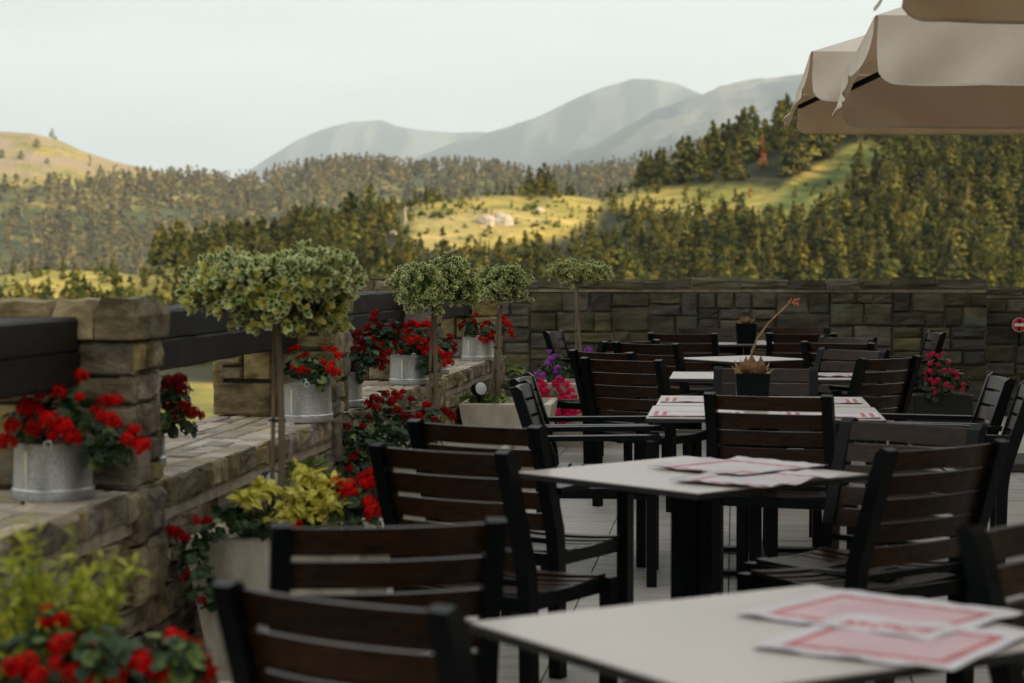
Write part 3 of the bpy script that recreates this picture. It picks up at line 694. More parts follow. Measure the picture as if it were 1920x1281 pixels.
def fit_chair(xl, xr, y, sign, away, label, arms=False, sp=.50):
    sc_ = sp / .50
    dm = dz(y, ZT); best = None
    for k in range(0, 80):
        ph = radians(k) * sign; dl = dm + sp / 2 * sin(ph); dr = dm - sp / 2 * sin(ph)   # sign + : right end nearer
        e = abs((xr - 960) / FP * dr - (xl - 960) / FP * dl - sp * cos(ph))
        if best is None or e < best[0]: best = (e, dl, dr)
    pl = G(xl, best[1]); pr = G(xr, best[2]); x = (pr - pl) if away else (pl - pr); a = atan2(x.y, x.x)
    mid = (pl + pr) / 2; loc = mid - Vector((-sin(a), cos(a), 0)) * YT
    t = place_chair(loc, a, label, arms); t.scale = (sc_, 1, 1); return t
CHAIRS = [
 (440, 848, 1112, 1, True, 'closest chair of all, seen from behind at the bottom edge left of the nearest table', False, .46),
 (524, 926, 976, -1, True, 'second chair from the camera on the left, its back in front of the concrete planter', False, .46),
 (716, 953, 838, 1, True, 'dark chair seen from behind at the left corner of the middle rotated table', False, .46),
 (786, 1012, 792, 1, True, 'chair back just beyond the one at the left corner of the middle rotated table', True),
 (1334, 1554, 738, 1, True, 'chair seen squarely from behind, backrest in front of the table pair with striped mats'),
 (1588, 1830, 791, 1, False, 'chair facing the camera beyond the right corner of the middle rotated table'),
 (1657, 1866, 832, -1, True, 'large dark chair seen obliquely from behind on the right, over the nearest table'),
 (1840, 2110, 972, -1, False, 'chair cut by the right border, facing the camera beside the nearest table'),
 (1101, 1240, 672, 1, True, 'black chair seen squarely from behind, just left of the distant table with white edge showing', True),
 (1080, 1188, 658, 1, True, 'dark chair turned away right behind the black square-on one'),
 (1160, 1272, 642, 1, True, 'chair turned away at the left corner of the distant diamond set table', True),
 (1128, 1226, 638, -1, True, 'low dark chair back between the side-on chair and the diamond set table'),
 (1222, 1341, 624, 1, True, 'left one of two chairs with backs to us at the farthest table'),
 (1441, 1566, 624, 1, True, 'right one of two chairs with backs to us at the farthest table'),
 (1272, 1394, 613, 1, False, 'brown chair facing us behind the farthest table, left of the square pot'),
 (1438, 1552, 612, -1, False, 'brown chair facing us behind the farthest table, right of the square pot'),
 (1341, 1532, 688, 1, False, 'chair facing us directly behind the square pot with the tall dry flower stalk', True),
 (1540, 1656, 654, 1, False, 'sunlit brown chair facing us behind the table with the tall stalk pot'),
 (1512, 1638, 641, 1, True, 'black chair turned away, behind the brown one near the wall'),
 (1541, 1634, 631, 1, False, 'chair partly hidden between black chair and the stone wall on the right'),
 (1613, 1714, 669, -1, True, 'black chair turned to the left in front of the pink petunias', True),
]
for c in CHAIRS: fit_chair(*c)
def side_chair(px, d, a, label): place_chair(G(px, d), a, label)
def at_xy(x, y): return Vector((x, y, 0))
place_chair(at_xy(-.60, 9.00), -pi / 2 + .02, 'nearer of the two side-on armchairs facing right at the striped mats table')
place_chair(at_xy(-.66, 9.58), -pi / 2 - .03, 'farther of the two side-on armchairs facing right at the striped mats table')
place_chair(at_xy(.97, 9.27), pi / 2 - .08, 'nearer of the two pale lit armchairs facing left at the right border')
place_chair(at_xy(.93, 9.88), pi / 2 + .03, 'farther of the two pale lit armchairs facing left at the right border')
place_chair(at_xy(-1.10, 16.0), -pi / 2 - .12, 'chair seen side-on facing right beside the purple flowers and the wall')
place_chair(at_xy(1.24, 16.1), pi / 2 + .1, 'black chair seen side-on facing left beside the petunias at the wall')

def table(loc, a, w_, d_, label, group='cream topped pedestal tables'):
    t = thing('dining_table', label, 'table', loc, a, group)
    MB().box(-w_ / 2, w_ / 2, -d_ / 2, d_ / 2, .7462, .750).build('table_top', TOPM, t)
    MB().box(-w_ / 2 - .002, w_ / 2 + .002, -d_ / 2 - .002, d_ / 2 + .002, .730, .7460).build('top_edge', EDGE, t)
    b = MB()
    b.box(-.065, -.008, -.03, .03, .03, .70); b.build('column', METAL, t)
    MB().box(.008, .065, -.03, .03, .03, .70).build('column', METAL, t)
    MB().box(-.26, .26, -.03, .03, .70, .7295).build('top_bracket', METAL, t)
    b = MB().box(-.28, .28, -.035, .035, .008, .03); b.box(-.035, .035, -.28, -.036, .006, .028); b.box(-.035, .035, .036, .28, .006, .028); b.build('foot', METAL, t)
    return t
def from_corners(cs, label):
    """table from the depth positions of its left, far and near corners (photo columns, rows)"""
    P = [G(x, dz(y, .75)) for x, y in cs]
    l, f, n = P; c = (f + n) / 2; e1 = f - l; e2 = n - l
    a = (atan2(e1.y, e1.x) + atan2(e2.y, e2.x) + pi / 2) / 2
    return c, a, e1.length, e2.length
c0, a0_, l0, k0 = from_corners([(875, 1160), (1390, 1108), (1326, 1287)], '')
T0 = table(c0 + Vector((.08, -.0, 0)), a0_, .84, .74, 'nearest cream table at the bottom edge with two blurred pink mats')
cA, aA, lA, kA = from_corners([(975, 885), (1252, 859), (1288, 921)], '')
TA = table(cA + Vector((.05, 0, 0)), aA, .80, .80, 'middle table set as a diamond with two crumpled red bordered mats')
def rect_table(xl, xr, yf, dd, label, a=0.0):
    d = dz(yf, .75); pl = G(xl, d); pr = G(xr, d); wx = pr.x - pl.x; y = (pl.y + pr.y) / 2
    return table(Vector(((pl.x + pr.x) / 2, y + dd / 2, 0)), a, wx, dd, label), (pl.x + pr.x) / 2, y
TB1, xb, yb = rect_table(1211, 1661, 786, .74, 'front one of the joined pair of tables with four striped mats')
TB2 = table(Vector((xb + .0, yb + .74 * 1.5 + .012, 0)), 0, 1.01, .70, 'rear one of the joined pair of tables with four striped mats')
rect_table(1255, 1640, 711, .72, 'distant table just behind the pot with the tall dry stalk, mostly hidden by chairs')
table(G(1393, dz(672.5, .75)), radians(45) - .1, .70, .70, 'distant table set as a diamond in front of the farthest one')
rect_table(1335, 1452, 646, .9, 'farthest table by the wall carrying the small square succulent pot')

# place mats
def wavy_mat(cx, cy, a, w_, h_, label, style, z=.7515, seed=0, amp=.004):
    random.seed(seed); nx, ny = 22, 16; M_ = Matrix.Translation((cx, cy, 0)) @ Matrix.Rotation(a, 4, 'Z')
    ph = [random.uniform(0, 6.28) for _ in range(6)]
    def zz(i, j):
        u = i / nx - .5; v = j / ny - .5; e = max(0, (max(abs(u), abs(v)) - .40) * 10)
        return z + .0015 + amp * min(e, .8) * (1 + sin(u * 17 + ph[0]) * cos(v * 13 + ph[1])) + .0008 * (1 + sin(u * 40 + ph[2]))
    def body(lo, hi, zo):
        vs = []; 
        return vs
    m = MB(); idx_ = {}
    vs = []; fs = []; mi = []
    for j in range(ny + 1):
        for i in range(nx + 1): vs.append(M_ @ Vector(((i / nx - .5) * w_, (j / ny - .5) * h_, zz(i, j))))
    k = len(vs)
    for v in list(vs): vs.append(v - Vector((0, 0, .0012)))
    for j in range(ny):
        for i in range(nx):
            a_, b_, c_, d_ = j * (nx + 1) + i, j * (nx + 1) + i + 1, (j + 1) * (nx + 1) + i + 1, (j + 1) * (nx + 1) + i
            if style == 'print':
                m2 = 1 if ((i in (1, 3, nx - 2, nx - 4) and 1 < j < ny - 2) or (j in (2, ny - 3) and 2 < i < nx - 3)) else 0
            else:
                m2 = 1 if ((i in (2, nx - 3) and 1 < j < ny - 2) or (j in (2, ny - 3) and 1 < i < nx - 2)) else (2 if style == 'pink' and 2 < i < nx - 3 and 2 < j < ny - 3 else 0)
            fs.append((a_, b_, c_, d_)); mi.append(m2); fs.append((k + d_, k + c_, k + b_, k + a_)); mi.append(m2)
    m.v = [tuple(v) for v in vs]; m.f = fs; m.m = mi
    o = m.build('place_mat', [PAPER, REDP, PINKP], smooth=True)
    return tag(o, label, 'place mat', 'red bordered place mats on the tables')
wavy_mat(xb - .30, yb + .22, 0, .42, .33, 'flat striped mat at the left front of the table pair', 'print', seed=1, amp=.002)
wavy_mat(xb + .29, yb + .22, 0, .42, .33, 'flat striped mat at the right front of the table pair', 'print', seed=2, amp=.002)
wavy_mat(xb - .29, yb + 1.12, 0, .40, .33, 'flat striped mat at the left rear of the table pair', 'print', seed=3, amp=.002)
wavy_mat(xb + .28, yb + 1.12, 0, .40, .33, 'flat striped mat at the right rear of the table pair', 'print', seed=4, amp=.002)
def mat_fit(pts, h_, label, style, seed, amp):
    P = [G(x, dz(y, .753)) for x, y in pts]      # left, far, right corner
    e = P[1] - P[0]; f = P[2] - P[1]; c = (P[0] + P[2]) / 2
    a = (atan2(f.y, f.x) + atan2(e.y, e.x) - pi / 2) / 2
    wavy_mat(c.x, c.y, a, f.length, e.length, label, style, seed=seed, amp=amp)
mat_fit([(1205, 878), (1385, 862), (1566, 878)], 0, 'crumpled white mat with red border lying at the back of the middle diamond table', 'cloth', 5, .010)
mat_fit([(1212, 905), (1415, 886), (1625, 894)], 0, 'crumpled white mat with red border lying at the front of the middle diamond table', 'cloth', 6, .010)
mat_fit([(1320, 1158), (1590, 1122), (1985, 1152)], 0, 'pink centred mat lying farther back on the nearest table', 'pink', 7, .003)
mat_fit([(1320, 1222), (1640, 1180), (2030, 1192)], 0, 'pink centred mat lying closest on the nearest table', 'pink', 8, .003)
wavy_mat(G(1560, dz(706, .75)).x, G(1560, dz(706, .75)).y, 0, .30, .25, 'white mat on the distant table behind the black chairs', 'print', seed=9, amp=.008)

# ------------------------------------------------------------------ leaves and flowers
def rmat(n, roll=0):
    n = Vector(n).normalized(); q = n.to_track_quat('Z', 'Y').to_matrix(); return q @ Matrix.Rotation(roll, 3, 'Z')
def leaf_var(mb, p, R, s, inner):       # small leaf with a pale margin; R maps local (x along leaf, z normal)
    out = [(0, 0, 0), (.35, .24, .03), (.75, .22, .02), (1.0, 0, -.04), (.75, -.22, .02), (.35, -.24, .03)]
    inn = [(.06, 0, 0), (.36, .185, .02), (.72, .165, .012), (.90, 0, -.025), (.72, -.165, .012), (.36, -.185, .02)]
    vs = [p + R @ (Vector(v) * s) for v in out + inn]
    mb.add(vs, [(i, (i + 1) % 6, 6 + (i + 1) % 6, 6 + i) for i in range(6)], 0); mb.add([vs[6 + i] for i in range(6)], [(0, 1, 2, 3), (0, 3, 4, 5)], inner)
def rosette(mb, p, nrm, s, n=7, yellow=.2):
    base = rmat(nrm, random.random() * 6.28)
    for k in range(n):
        a = 6.28 * k / n + random.uniform(-.3, .3); tilt = random.uniform(.35, 1.15) if k > 2 else random.uniform(.9, 1.4)
        Rl = base @ Matrix.Rotation(a, 3, 'Z') @ Matrix.Rotation(-tilt, 3, 'Y')
        leaf_var(mb, Vector(p), Rl, s * random.uniform(.75, 1.15), 2 if random.random() < yellow else 1)
def lobed_crown(c, rx, ry, rz, lobes, seed):
    """sample surface points on a union of ellipsoidal lobes"""
    random.seed(seed); L_ = []
    for _ in range(lobes):
        a = random.random() * 6.28; e = random.uniform(-.5, .9); q_ = random.uniform(.45, .8)
        L_.append((Vector((cos(a) * rx * q_ * cos(e) * .85, sin(a) * ry * q_ * cos(e) * .85, sin(e) * rz * .55)), random.uniform(.30, .46)))
    L_.append((Vector((0, 0, 0)), .6))
    return L_
def topiary(name_label, base, ztrunk0, c, rx, ry, rz, n, s, seed, lean=(0, 0), stake=True, yellow=.22):
    t = thing('topiary_tree', name_label, 'topiary', base, 0, 'variegated ball topiaries in concrete planters')
    L_ = lobed_crown(c, rx, ry, rz, 11, seed); mb = MB(); c = Vector(c) - Vector(base)
    tot = 0
    while tot < n:
        lc, lr = random.choice(L_)
        d = Vector((random.gauss(0, 1), random.gauss(0, 1), random.gauss(0, 1))).normalized()
        if d.z < -.75: continue
        sc_ = Vector((rx, ry, rz * 1.05)) ; q_ = lc + Vector((d.x * sc_.x, d.y * sc_.y, d.z * sc_.z)) * lr * random.uniform(.8, 1.08)
        # keep those near the outside of the union
        if any(((q_ - l2).x / rx) ** 2 + ((q_ - l2).y / ry) ** 2 + ((q_ - l2).z / (rz * 1.05)) ** 2 < (r2_ * .72) ** 2 for l2, r2_ in L_): continue
        p = c + q_; o = (q_.normalized() * .6 + d * .6 + Vector((0, 0, .35)))
        if random.random() < .16: p += d * s * random.uniform(.4, 1.1)
        rosette(mb, p, o, s, 6, yellow if q_.z < rz * .45 else .04); tot += 1
    cr_ = mb.build('crown', [EUW, EUG, EUY], t); cr_['kind'] = 'stuff'
    # shaded inner leaves and twigs
    mb = MB()
    for _ in range(int(n * 1.2)):
        lc, lr = random.choice(L_); d = Vector((random.gauss(0, 1), random.gauss(0, 1), random.gauss(0, 1))).normalized()
        p = c + lc + Vector((d.x * rx, d.y * ry, d.z * rz)) * lr * random.uniform(.2, .78); R = rmat(d, random.random() * 6); k = s * 1.3
        mb.add([p + R @ Vector(v) * k for v in ((0, 0, 0), (.5, .3, 0), (1, 0, .1), (.5, -.3, 0))], [(0, 1, 2, 3)])
    mb.build('inner_leaves', [EUG], t)['kind'] = 'stuff'
    mb = MB(); top = c + Vector((0, 0, -rz * .15)); b0 = Vector((lean[0], lean[1], ztrunk0 - base[2]))
    pts = [b0 + (top - b0) * k + Vector((sin(k * 5 + seed) * .006, 0, 0)) for k in (0, .25, .5, .75, 1)]
    mb.tube(pts, [.0135, .0125, .012, .0115, .010], 9)
    for k in range(7):
        a = k * .9; mb.tube([top - Vector((0, 0, .05)), top + Vector((cos(a) * rx * .6, sin(a) * ry * .6, rz * .3))], [.007, .003], 5)
    mb.build('trunk', BARK, t, smooth=True)
    if stake:
        mb = MB(); mb.tube([b0 + Vector((-.045, .01, 0)), top + Vector((-.012, .02, -rz * .2))], .0075, 6); mb.build('stake', BARK, t)
        mb = MB(); mid = (b0 + top) / 2; mb.tube([mid + Vector((-.04, -.0, .02)), mid + Vector((.02, -.005, .02))], .0035, 5); mb.build('tie', METAL, t)
    return t

def head_mesh(name, m, seed, nf=20, edge=None):
    random.seed(seed); mb = MB()
    for k in range(nf):
        z = 1 - 1.45 * (k + .5) / nf; a = k * 2.4 + random.uniform(-.3, .3); r_ = sqrt(max(0, 1 - z * z))
        n_ = Vector((cos(a) * r_, sin(a) * r_, z)); p = n_ * random.uniform(.55, .9); R = rmat(n_ + Vector((random.uniform(-.2, .2), random.uniform(-.2, .2), 0)), random.random() * 6)
        for j in range(5):
            Q = R @ Matrix.Rotation(j * 1.2566 + random.uniform(-.15, .15), 3, 'Z')
            u = random.uniform(.05, .18)
            mb.add([p + Q @ Vector(v) * .37 for v in ((.02, 0, 0), (.5, .36, u), (.95, .2, u * .4), (.95, -.2, u * .5), (.5, -.36, u))], [(0, 1, 2, 3, 4)], 0)
            if edge: mb.add([p + Q @ Vector(v) * .37 for v in ((.95, .2, u * .4 + .01), (1.06, .12, u * .2), (1.06, -.12, u * .2), (.95, -.2, u * .5 + .01))], [(0, 1, 2, 3)], 1)
    return mb.mesh(name, [m] + ([edge] if edge else []))
HEADS = {k: [head_mesh('flower_head', m, 40 + i + 7 * n_, 20, e) for i in range(3)] for n_, (k, m, e) in enumerate((('red', RED, None), ('dred', DRED, None), ('pink', PINK, None), ('petunia', PINK, PINKE), ('purple', PURP, None)))}
def round_leaf(mb, p, R, s, mi=0):
    vs = [Vector((0, 0, 0))] + [Vector((cos(a) * .5 + .1, sin(a) * .5, .10 + .06 * (k % 2))) for k, a in enumerate([-2.6 + 5.2 * i / 8 for i in range(9)])]
    mb.add([p + R @ (v * s) for v in vs], [(0, i, i + 1) for i in range(1, 9)], mi)
def flower_plant(name, label, cat, base, heads, kind, hr, leafc, nleaf, leafr, seed, ls=.045, group='red geraniums along the wall', light=.12, stems=True):
    """heads: list of (px, py, depth); leafc: list of (px, py, depth, radius)"""
    random.seed(seed); base = Vector(base); t = thing(name, label, cat, base, 0, group)
    for (px, py, d, *q_) in heads:
        p = G(px, d, H - (py - HOR) * d / FP) - base; r_ = hr * (q_[0] if q_ else 1) * random.uniform(.78, 1.05)
        inst('flower_head', random.choice(HEADS[kind]), t, p, (random.uniform(-.5, .5), random.uniform(-.5, .5), random.random() * 6), r_)
    mb = MB(); sm = MB(); LC = [(G(px, d, H - (py - HOR) * d / FP) - base, r_) for px, py, d, r_ in leafc]
    for k in range(nleaf):
        c, r_ = LC[k % len(LC)]; d = Vector((random.gauss(0, 1), random.gauss(0, 1), random.gauss(0, .8))).normalized()
        p = c + d * r_ * random.uniform(.35, 1.0) ** .6; round_leaf(mb, p, rmat(d + Vector((0, 0, .8)), random.random() * 6), ls * random.uniform(.6, 1.2), 1 if random.random() < light else 0)
    mb.build('foliage', [LEAF, LEAFL], t)['kind'] = 'stuff'
    if stems:
        for (px, py, d, *q_) in heads[::2]:
            p = G(px, d, H - (py - HOR) * d / FP) - base; c = min(LC, key=lambda q: (q[0] - p).length)[0]
            sm.tube([Vector((0, 0, .0)), (c + Vector((0, 0, 0))) * .6, p], [.004, .003, .0022], 5)
        sm.build('stem', [LEAFL], t)
    return t
def bucket(px, pyb, d, label, r=.122, h=.165, ring=True):
    """pyb: row of the base centre"""
    z = H - (pyb - HOR) * d / FP
    loc = G(px, d, LEDGE + .002); t = thing('zinc_bucket', label, 'bucket', loc, random.random() * .4 - .3, 'galvanised buckets on the wall ledge')
    b = MB(); b.lathe([(r, 0), (r * .995, .026), (r * .965, .03), (r * .93, h - .006), (r * .93, h), (r * .90, h), (r * .90, h - .03), (0, h - .03)], 40); b.build('pail', GALV, t, smooth=True)
    b = MB(); b.lathe([(r * .975, .024), (r * 1.0, .026), (r * 1.004, .030), (r * .985, .034), (r * .965, .0345)], 40); b.build('base_band', GALVL, t, smooth=True)
    b = MB(); n_ = 40
    b.lathe([(r * .93, h - .004), (r * .955, h - .002), (r * .957, h + .003), (r * .93, h + .004), (r * .915, h + .001)], 40); b.build('rim', GALV, t, smooth=True)
    b = MB(); a = -pi / 2 + .02; b.box(r * .93, r * .968, -.004, .004, .036, h - .02); o = b.build('seam', GALVL, t); o.rotation_euler = (0, 0, -1.75)
    for k in (0, pi):
        b = MB(); an = -1.15 + k; cx, cy = cos(an), sin(an)
        pts = [Vector((cx * r * .95 - cy * .011 * cos(q_), cy * r * .95 + cx * .011 * cos(q_), h + .003 + .011 * sin(q_))) for q_ in np.linspace(0, 2 * pi, 12)]
        b.tube(pts, .003, 5); o = b.build('ear', GALVL, t)
        MB().tube([pts[0], pts[6]], .002, 4)
    b = MB().lathe([(0, h - .022), (r * .895, h - .022)], 24); b.build('soil', SOIL, t)
    return t, loc
bk = [(97, 5.93, 'nearest galvanised bucket with bright vertical seam in front of the largest pier'), (243, 6.86, 'bucket hidden just behind the largest pier, only its bluish edge showing'),
      (572, 8.80, 'galvanised bucket in front of the second pier behind the biggest topiary trunk'), (634, 9.72, 'dark bucket standing just behind the second pier'),
      (768, 11.52, 'speckled galvanised bucket in front of the third pier'), (806, 12.55, 'bucket just behind the third pier beside the second topiary trunk'),
      (896, 14.30, 'smooth galvanised bucket in front of the farthest pier')]
BL = []
random.seed(3)
for px, d, lab in bk: BL.append(bucket(px, 0, d, lab)[1])
top_ = lambda i: BL[i] + Vector((0, 0, .143))
R1 = [(152, 706, 5.95), (66, 735, 5.9), (107, 738, 5.9), (48, 762, 5.85), (22, 800, 5.82), (45, 772, 5.9), (62, 772, 5.88), (118, 800, 5.8), (100, 815, 5.8), (132, 822, 5.78), (198, 755, 5.9), (216, 752, 5.88), (192, 783, 5.85), (210, 792, 5.8), (238, 826, 5.78), (262, 838, 5.76), (10, 830, 5.8), (148, 745, 5.9, .6), (60, 805, 5.85), (250, 808, 5.8, .8), (175, 770, 5.9, .6), (90, 790, 5.8), (270, 832, 5.8, .7)]
flower_plant('geranium', 'bright red geranium overflowing the nearest bucket at the left border', 'geranium', top_(0), R1, 'red', .034, [(100, 790, 5.95, .10), (170, 820, 5.9, .09), (60, 800, 5.95, .08), (190, 850, 5.86, .06), (130, 770, 5.98, .08), (215, 840, 5.85, .05)], 190, .05, 1)
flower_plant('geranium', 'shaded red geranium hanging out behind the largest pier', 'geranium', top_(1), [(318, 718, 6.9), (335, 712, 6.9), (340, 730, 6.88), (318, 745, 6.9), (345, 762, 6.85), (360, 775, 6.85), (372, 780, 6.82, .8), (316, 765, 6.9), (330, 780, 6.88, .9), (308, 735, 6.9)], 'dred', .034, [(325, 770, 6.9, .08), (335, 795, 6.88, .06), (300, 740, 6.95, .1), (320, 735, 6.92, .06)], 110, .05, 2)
flower_plant('geranium', 'sparse red geranium in the bucket behind the biggest topiary trunk', 'geranium', top_(2), [(557, 652, 8.8, .8), (545, 655, 8.82, .6), (575, 665, 8.78, .8), (563, 672, 8.78, .8), (610, 655, 8.8, .7), (626, 657, 8.8, .8), (634, 668, 8.78, .9), (604, 680, 8.75, .7), (622, 685, 8.74, 1), (630, 700, 8.72, 1), (565, 695, 8.72, 1), (577, 697, 8.72, .6), (618, 692, 8.72, .9), (548, 690, 8.76, .6)], 'red', .028, [(590, 700, 8.8, .07), (600, 712, 8.74, .05), (560, 690, 8.82, .06), (585, 690, 8.8, .07)], 90, .045, 3, light=.3)
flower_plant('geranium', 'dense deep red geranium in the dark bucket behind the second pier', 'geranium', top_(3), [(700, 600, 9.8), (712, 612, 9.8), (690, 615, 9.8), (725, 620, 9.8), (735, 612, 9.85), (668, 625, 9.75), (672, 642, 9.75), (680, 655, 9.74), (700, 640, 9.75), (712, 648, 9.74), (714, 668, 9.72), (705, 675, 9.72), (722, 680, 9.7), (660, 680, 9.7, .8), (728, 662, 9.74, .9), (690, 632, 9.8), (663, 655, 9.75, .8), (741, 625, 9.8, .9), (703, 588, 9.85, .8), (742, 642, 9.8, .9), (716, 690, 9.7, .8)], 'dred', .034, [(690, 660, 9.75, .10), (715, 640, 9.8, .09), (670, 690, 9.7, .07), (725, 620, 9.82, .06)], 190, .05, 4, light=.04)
flower_plant('geranium', 'bushy bright red geranium in the speckled bucket, left half beside the second topiary trunk', 'geranium', top_(4), [(763, 622, 11.5), (772, 606, 11.5), (785, 610, 11.5), (800, 606, 11.5), (808, 612, 11.5), (760, 610, 11.5, .8), (770, 640, 11.4), (782, 636, 11.4), (795, 640, 11.4), (803, 650, 11.4), (788, 652, 11.4), (810, 632, 11.45), (812, 665, 11.35), (798, 662, 11.4), (775, 628, 11.45, .8), (830, 665, 11.35), (838, 672, 11.35), (845, 680, 11.33), (835, 682, 11.33), (843, 665, 11.35, .9), (818, 655, 11.35), (750, 660, 11.45, .7), (758, 635, 11.5, .7)], 'red', .030, [(785, 640, 11.5, .10), (805, 660, 11.45, .10), (765, 655, 11.5, .07), (825, 650, 11.5, .08), (800, 680, 11.42, .07)], 190, .045, 5, light=.05)
flower_plant('geranium', 'red geranium tuft just behind the third pier', 'geranium', top_(5), [(842, 632, 12.5), (848, 645, 12.5), (835, 640, 12.5), (852, 655, 12.5, .8)], 'dred', .03, [(838, 650, 12.55, .07)], 40, .04, 6)
flower_plant('geranium', 'red geranium spilling from the smooth bucket by the farthest pier', 'geranium', top_(6), [(862, 612, 14.3, .9), (872, 608, 14.3), (885, 602, 14.3), (893, 590, 14.3, .8), (888, 604, 14.3), (912, 606, 14.25), (905, 615, 14.25), (940, 595, 14.25), (948, 605, 14.25), (955, 610, 14.22), (958, 622, 14.2), (945, 598, 14.3), (900, 635, 14.2), (910, 640, 14.2), (920, 630, 14.2), (930, 640, 14.2), (925, 622, 14.22), (938, 628, 14.2, .8), (960, 630, 14.2, .8), (895, 645, 14.2, .7)], 'red', .032, [(905, 620, 14.3, .12), (935, 615, 14.3, .10), (880, 615, 14.3, .07), (900, 635, 14.28, .08)], 160, .045, 7, light=.05)

# planters
def planter(c, a, w_, h_, label):
    t = thing('concrete_planter', label, 'planter', c, a, 'tapered concrete planters along the wall')
    b = MB(); k = .72; T = .045; hw = w_ / 2; kw_ = hw * k
    O_ = [(-1, -1), (1, -1), (1, 1), (-1, 1)]
    vs = [(x * kw_, y * kw_, 0) for x, y in O_] + [(x * (hw - .004), y * (hw - .004), h_ - .008) for x, y in O_] + [(x * (hw - .012), y * (hw - .012), h_) for x, y in O_] + [(x * (hw - T), y * (hw - T), h_) for x, y in O_] + [(x * (hw - T - .01), y * (hw - T - .01), h_ - .07) for x, y in O_]
    fs = [(3, 2, 1, 0)]
    for r_ in range(4):
        for i in range(4): fs.append((r_ * 4 + i, r_ * 4 + (i + 1) % 4, (r_ + 1) * 4 + (i + 1) % 4, (r_ + 1) * 4 + i))
    b.add(vs, fs).build('pot', CONC, t)
    b = MB(); b.add([(x * (hw - T - .012), y * (hw - T - .012), h_ - .05) for x, y in O_], [(0, 1, 2, 3)]).build('soil', SOIL, t)
    return t
ZP = .53
def pl(px, d, a, label, w_=.60, h_=ZP): c = G(px, d); planter(c, a, w_, h_, label); return c
P1 = pl(552, 6.72, YAW + radians(-9), 'nearest complete concrete planter, with yellow foliage and the biggest topiary')
P2 = pl(845, 9.75, YAW * .2, 'concrete planter with dark red geraniums, mostly hidden by chair backs')
P3 = pl(955, 12.95, .02, 'pale concrete planter with small green plant below the farthest pier')
P4 = pl(1088, 15.6, .05, 'concrete planter by the back wall with purple and pink flowers', h_=.5)
P0 = pl(210, 4.02, YAW + radians(-8), 'closest concrete planter at the bottom left corner under feathery foliage', h_=.52)
pb = thing('black_planter_box', 'black square box planter with pink petunias by the back wall', 'planter', G(1764, 15.6), .03)
MB().box(-.23, .23, -.2, .2, 0, .40).build('box', EDGE, pb, bevel=.008); MB().box(-.21, .21, -.18, .18, .395, .405).build('soil', SOIL, pb)

# topiaries
def tz(py, d): return H - (py - HOR) * d / FP
def top(px, py0, py1, d, wpx, base, zt, n, s, seed, label, lean_px, yellow):
    zc = (tz(py0, d) + tz(py1, d)) / 2; rz = (tz(py0, d) - tz(py1, d)) / 2; rx = wpx / 2 * d / FP
    c = G(px, d, zc); b0 = G(lean_px, d, zt)
    base = Vector((b0.x, b0.y, zt)); return topiary(label, base, zt, c, rx, rx * .95, rz, n, s, seed, yellow=yellow)
top(519, 466, 662, 6.7, 364, P1, .48, 860, .040, 11, 'biggest nearest topiary with broad flattened crown before the cracked beam', 530, .35)
top(816, 474, 614, 9.75, 190, P2, .48, 620, .031, 12, 'second topiary in front of the third pier, its crown overlapping the third one', 815, .16)
top(942, 492, 590, 12.9, 112, P3, .48, 400, .031, 13, 'third topiary partly behind the second, on a leaning double stem', 930, .10)
top(1081, 483, 548, 15.5, 128, P4, .45, 400, .031, 14, 'farthest and smallest topiary standing apart before the back wall', 1093, .22)

# planting in the planters
def lance(mb, p, R, s, wd=.3, mi=0, fold=.12):
    o_ = [(0, 0, 0), (.25, wd * .8, fold * .6), (.6, wd, fold * .4), (1, 0, -fold), (.6, -wd, fold * .4), (.25, -wd * .8, fold * .6), (.5, 0, 0)]
    mb.add([p + R @ (Vector(v) * s) for v in o_], [(0, 6, 1), (1, 6, 2), (2, 6, 3), (3, 6, 4), (4, 6, 5), (5, 6, 0)], mi)
def leafy_thing(name, label, cat, base, cl, n, s, m, seed, wd=.3, parts=0, group=None, up=.5):
    random.seed(seed); base = Vector(base); t = thing(name, label, cat, base, 0, group); mb = MB(); st = MB(); LC = [(G(px, d, tz(py, d)) - base, r_) for px, py, d, r_ in cl]; pm = []
    if parts:
        for k in range(4): q_ = MB(); lance(q_, Vector(), Matrix.Identity(3), 1, wd * (.8 + .15 * k), fold=.05 + .08 * k); pm.append(q_.mesh('leaf', m))
    for k in range(n):
        c, r_ = LC[k % len(LC)]; d = Vector((random.gauss(0, 1), random.gauss(0, 1), abs(random.gauss(0, .8)))).normalized(); p = c + d * r_ * random.uniform(.4, 1)
        R = rmat(Vector((random.gauss(0, .5), random.gauss(0, .5), 1)), random.random() * 6.28) @ Matrix.Rotation(random.uniform(-.7, .7), 3, 'Y'); z_ = s * random.uniform(.6, 1.2)
        if k < parts:
            o = bpy.data.objects.new('leaf', random.choice(pm)); COL.objects.link(o); o.parent = t; o.matrix_local = Matrix.Translation(p) @ R.to_4x4() @ Matrix.Scale(z_, 4)
        else: lance(mb, p, R, z_, wd)
        if k % 5 == 0: st.tube([Vector((random.uniform(-.03, .03), 0, -.03)), p], [.004, .0025], 4)
    if mb.f: mb.build('small_leaves', m, t)['kind'] = 'stuff'
    st.build('stem', LEAFL, t); return t
zp = lambda c, h_=.48: Vector((c.x, c.y, h_))
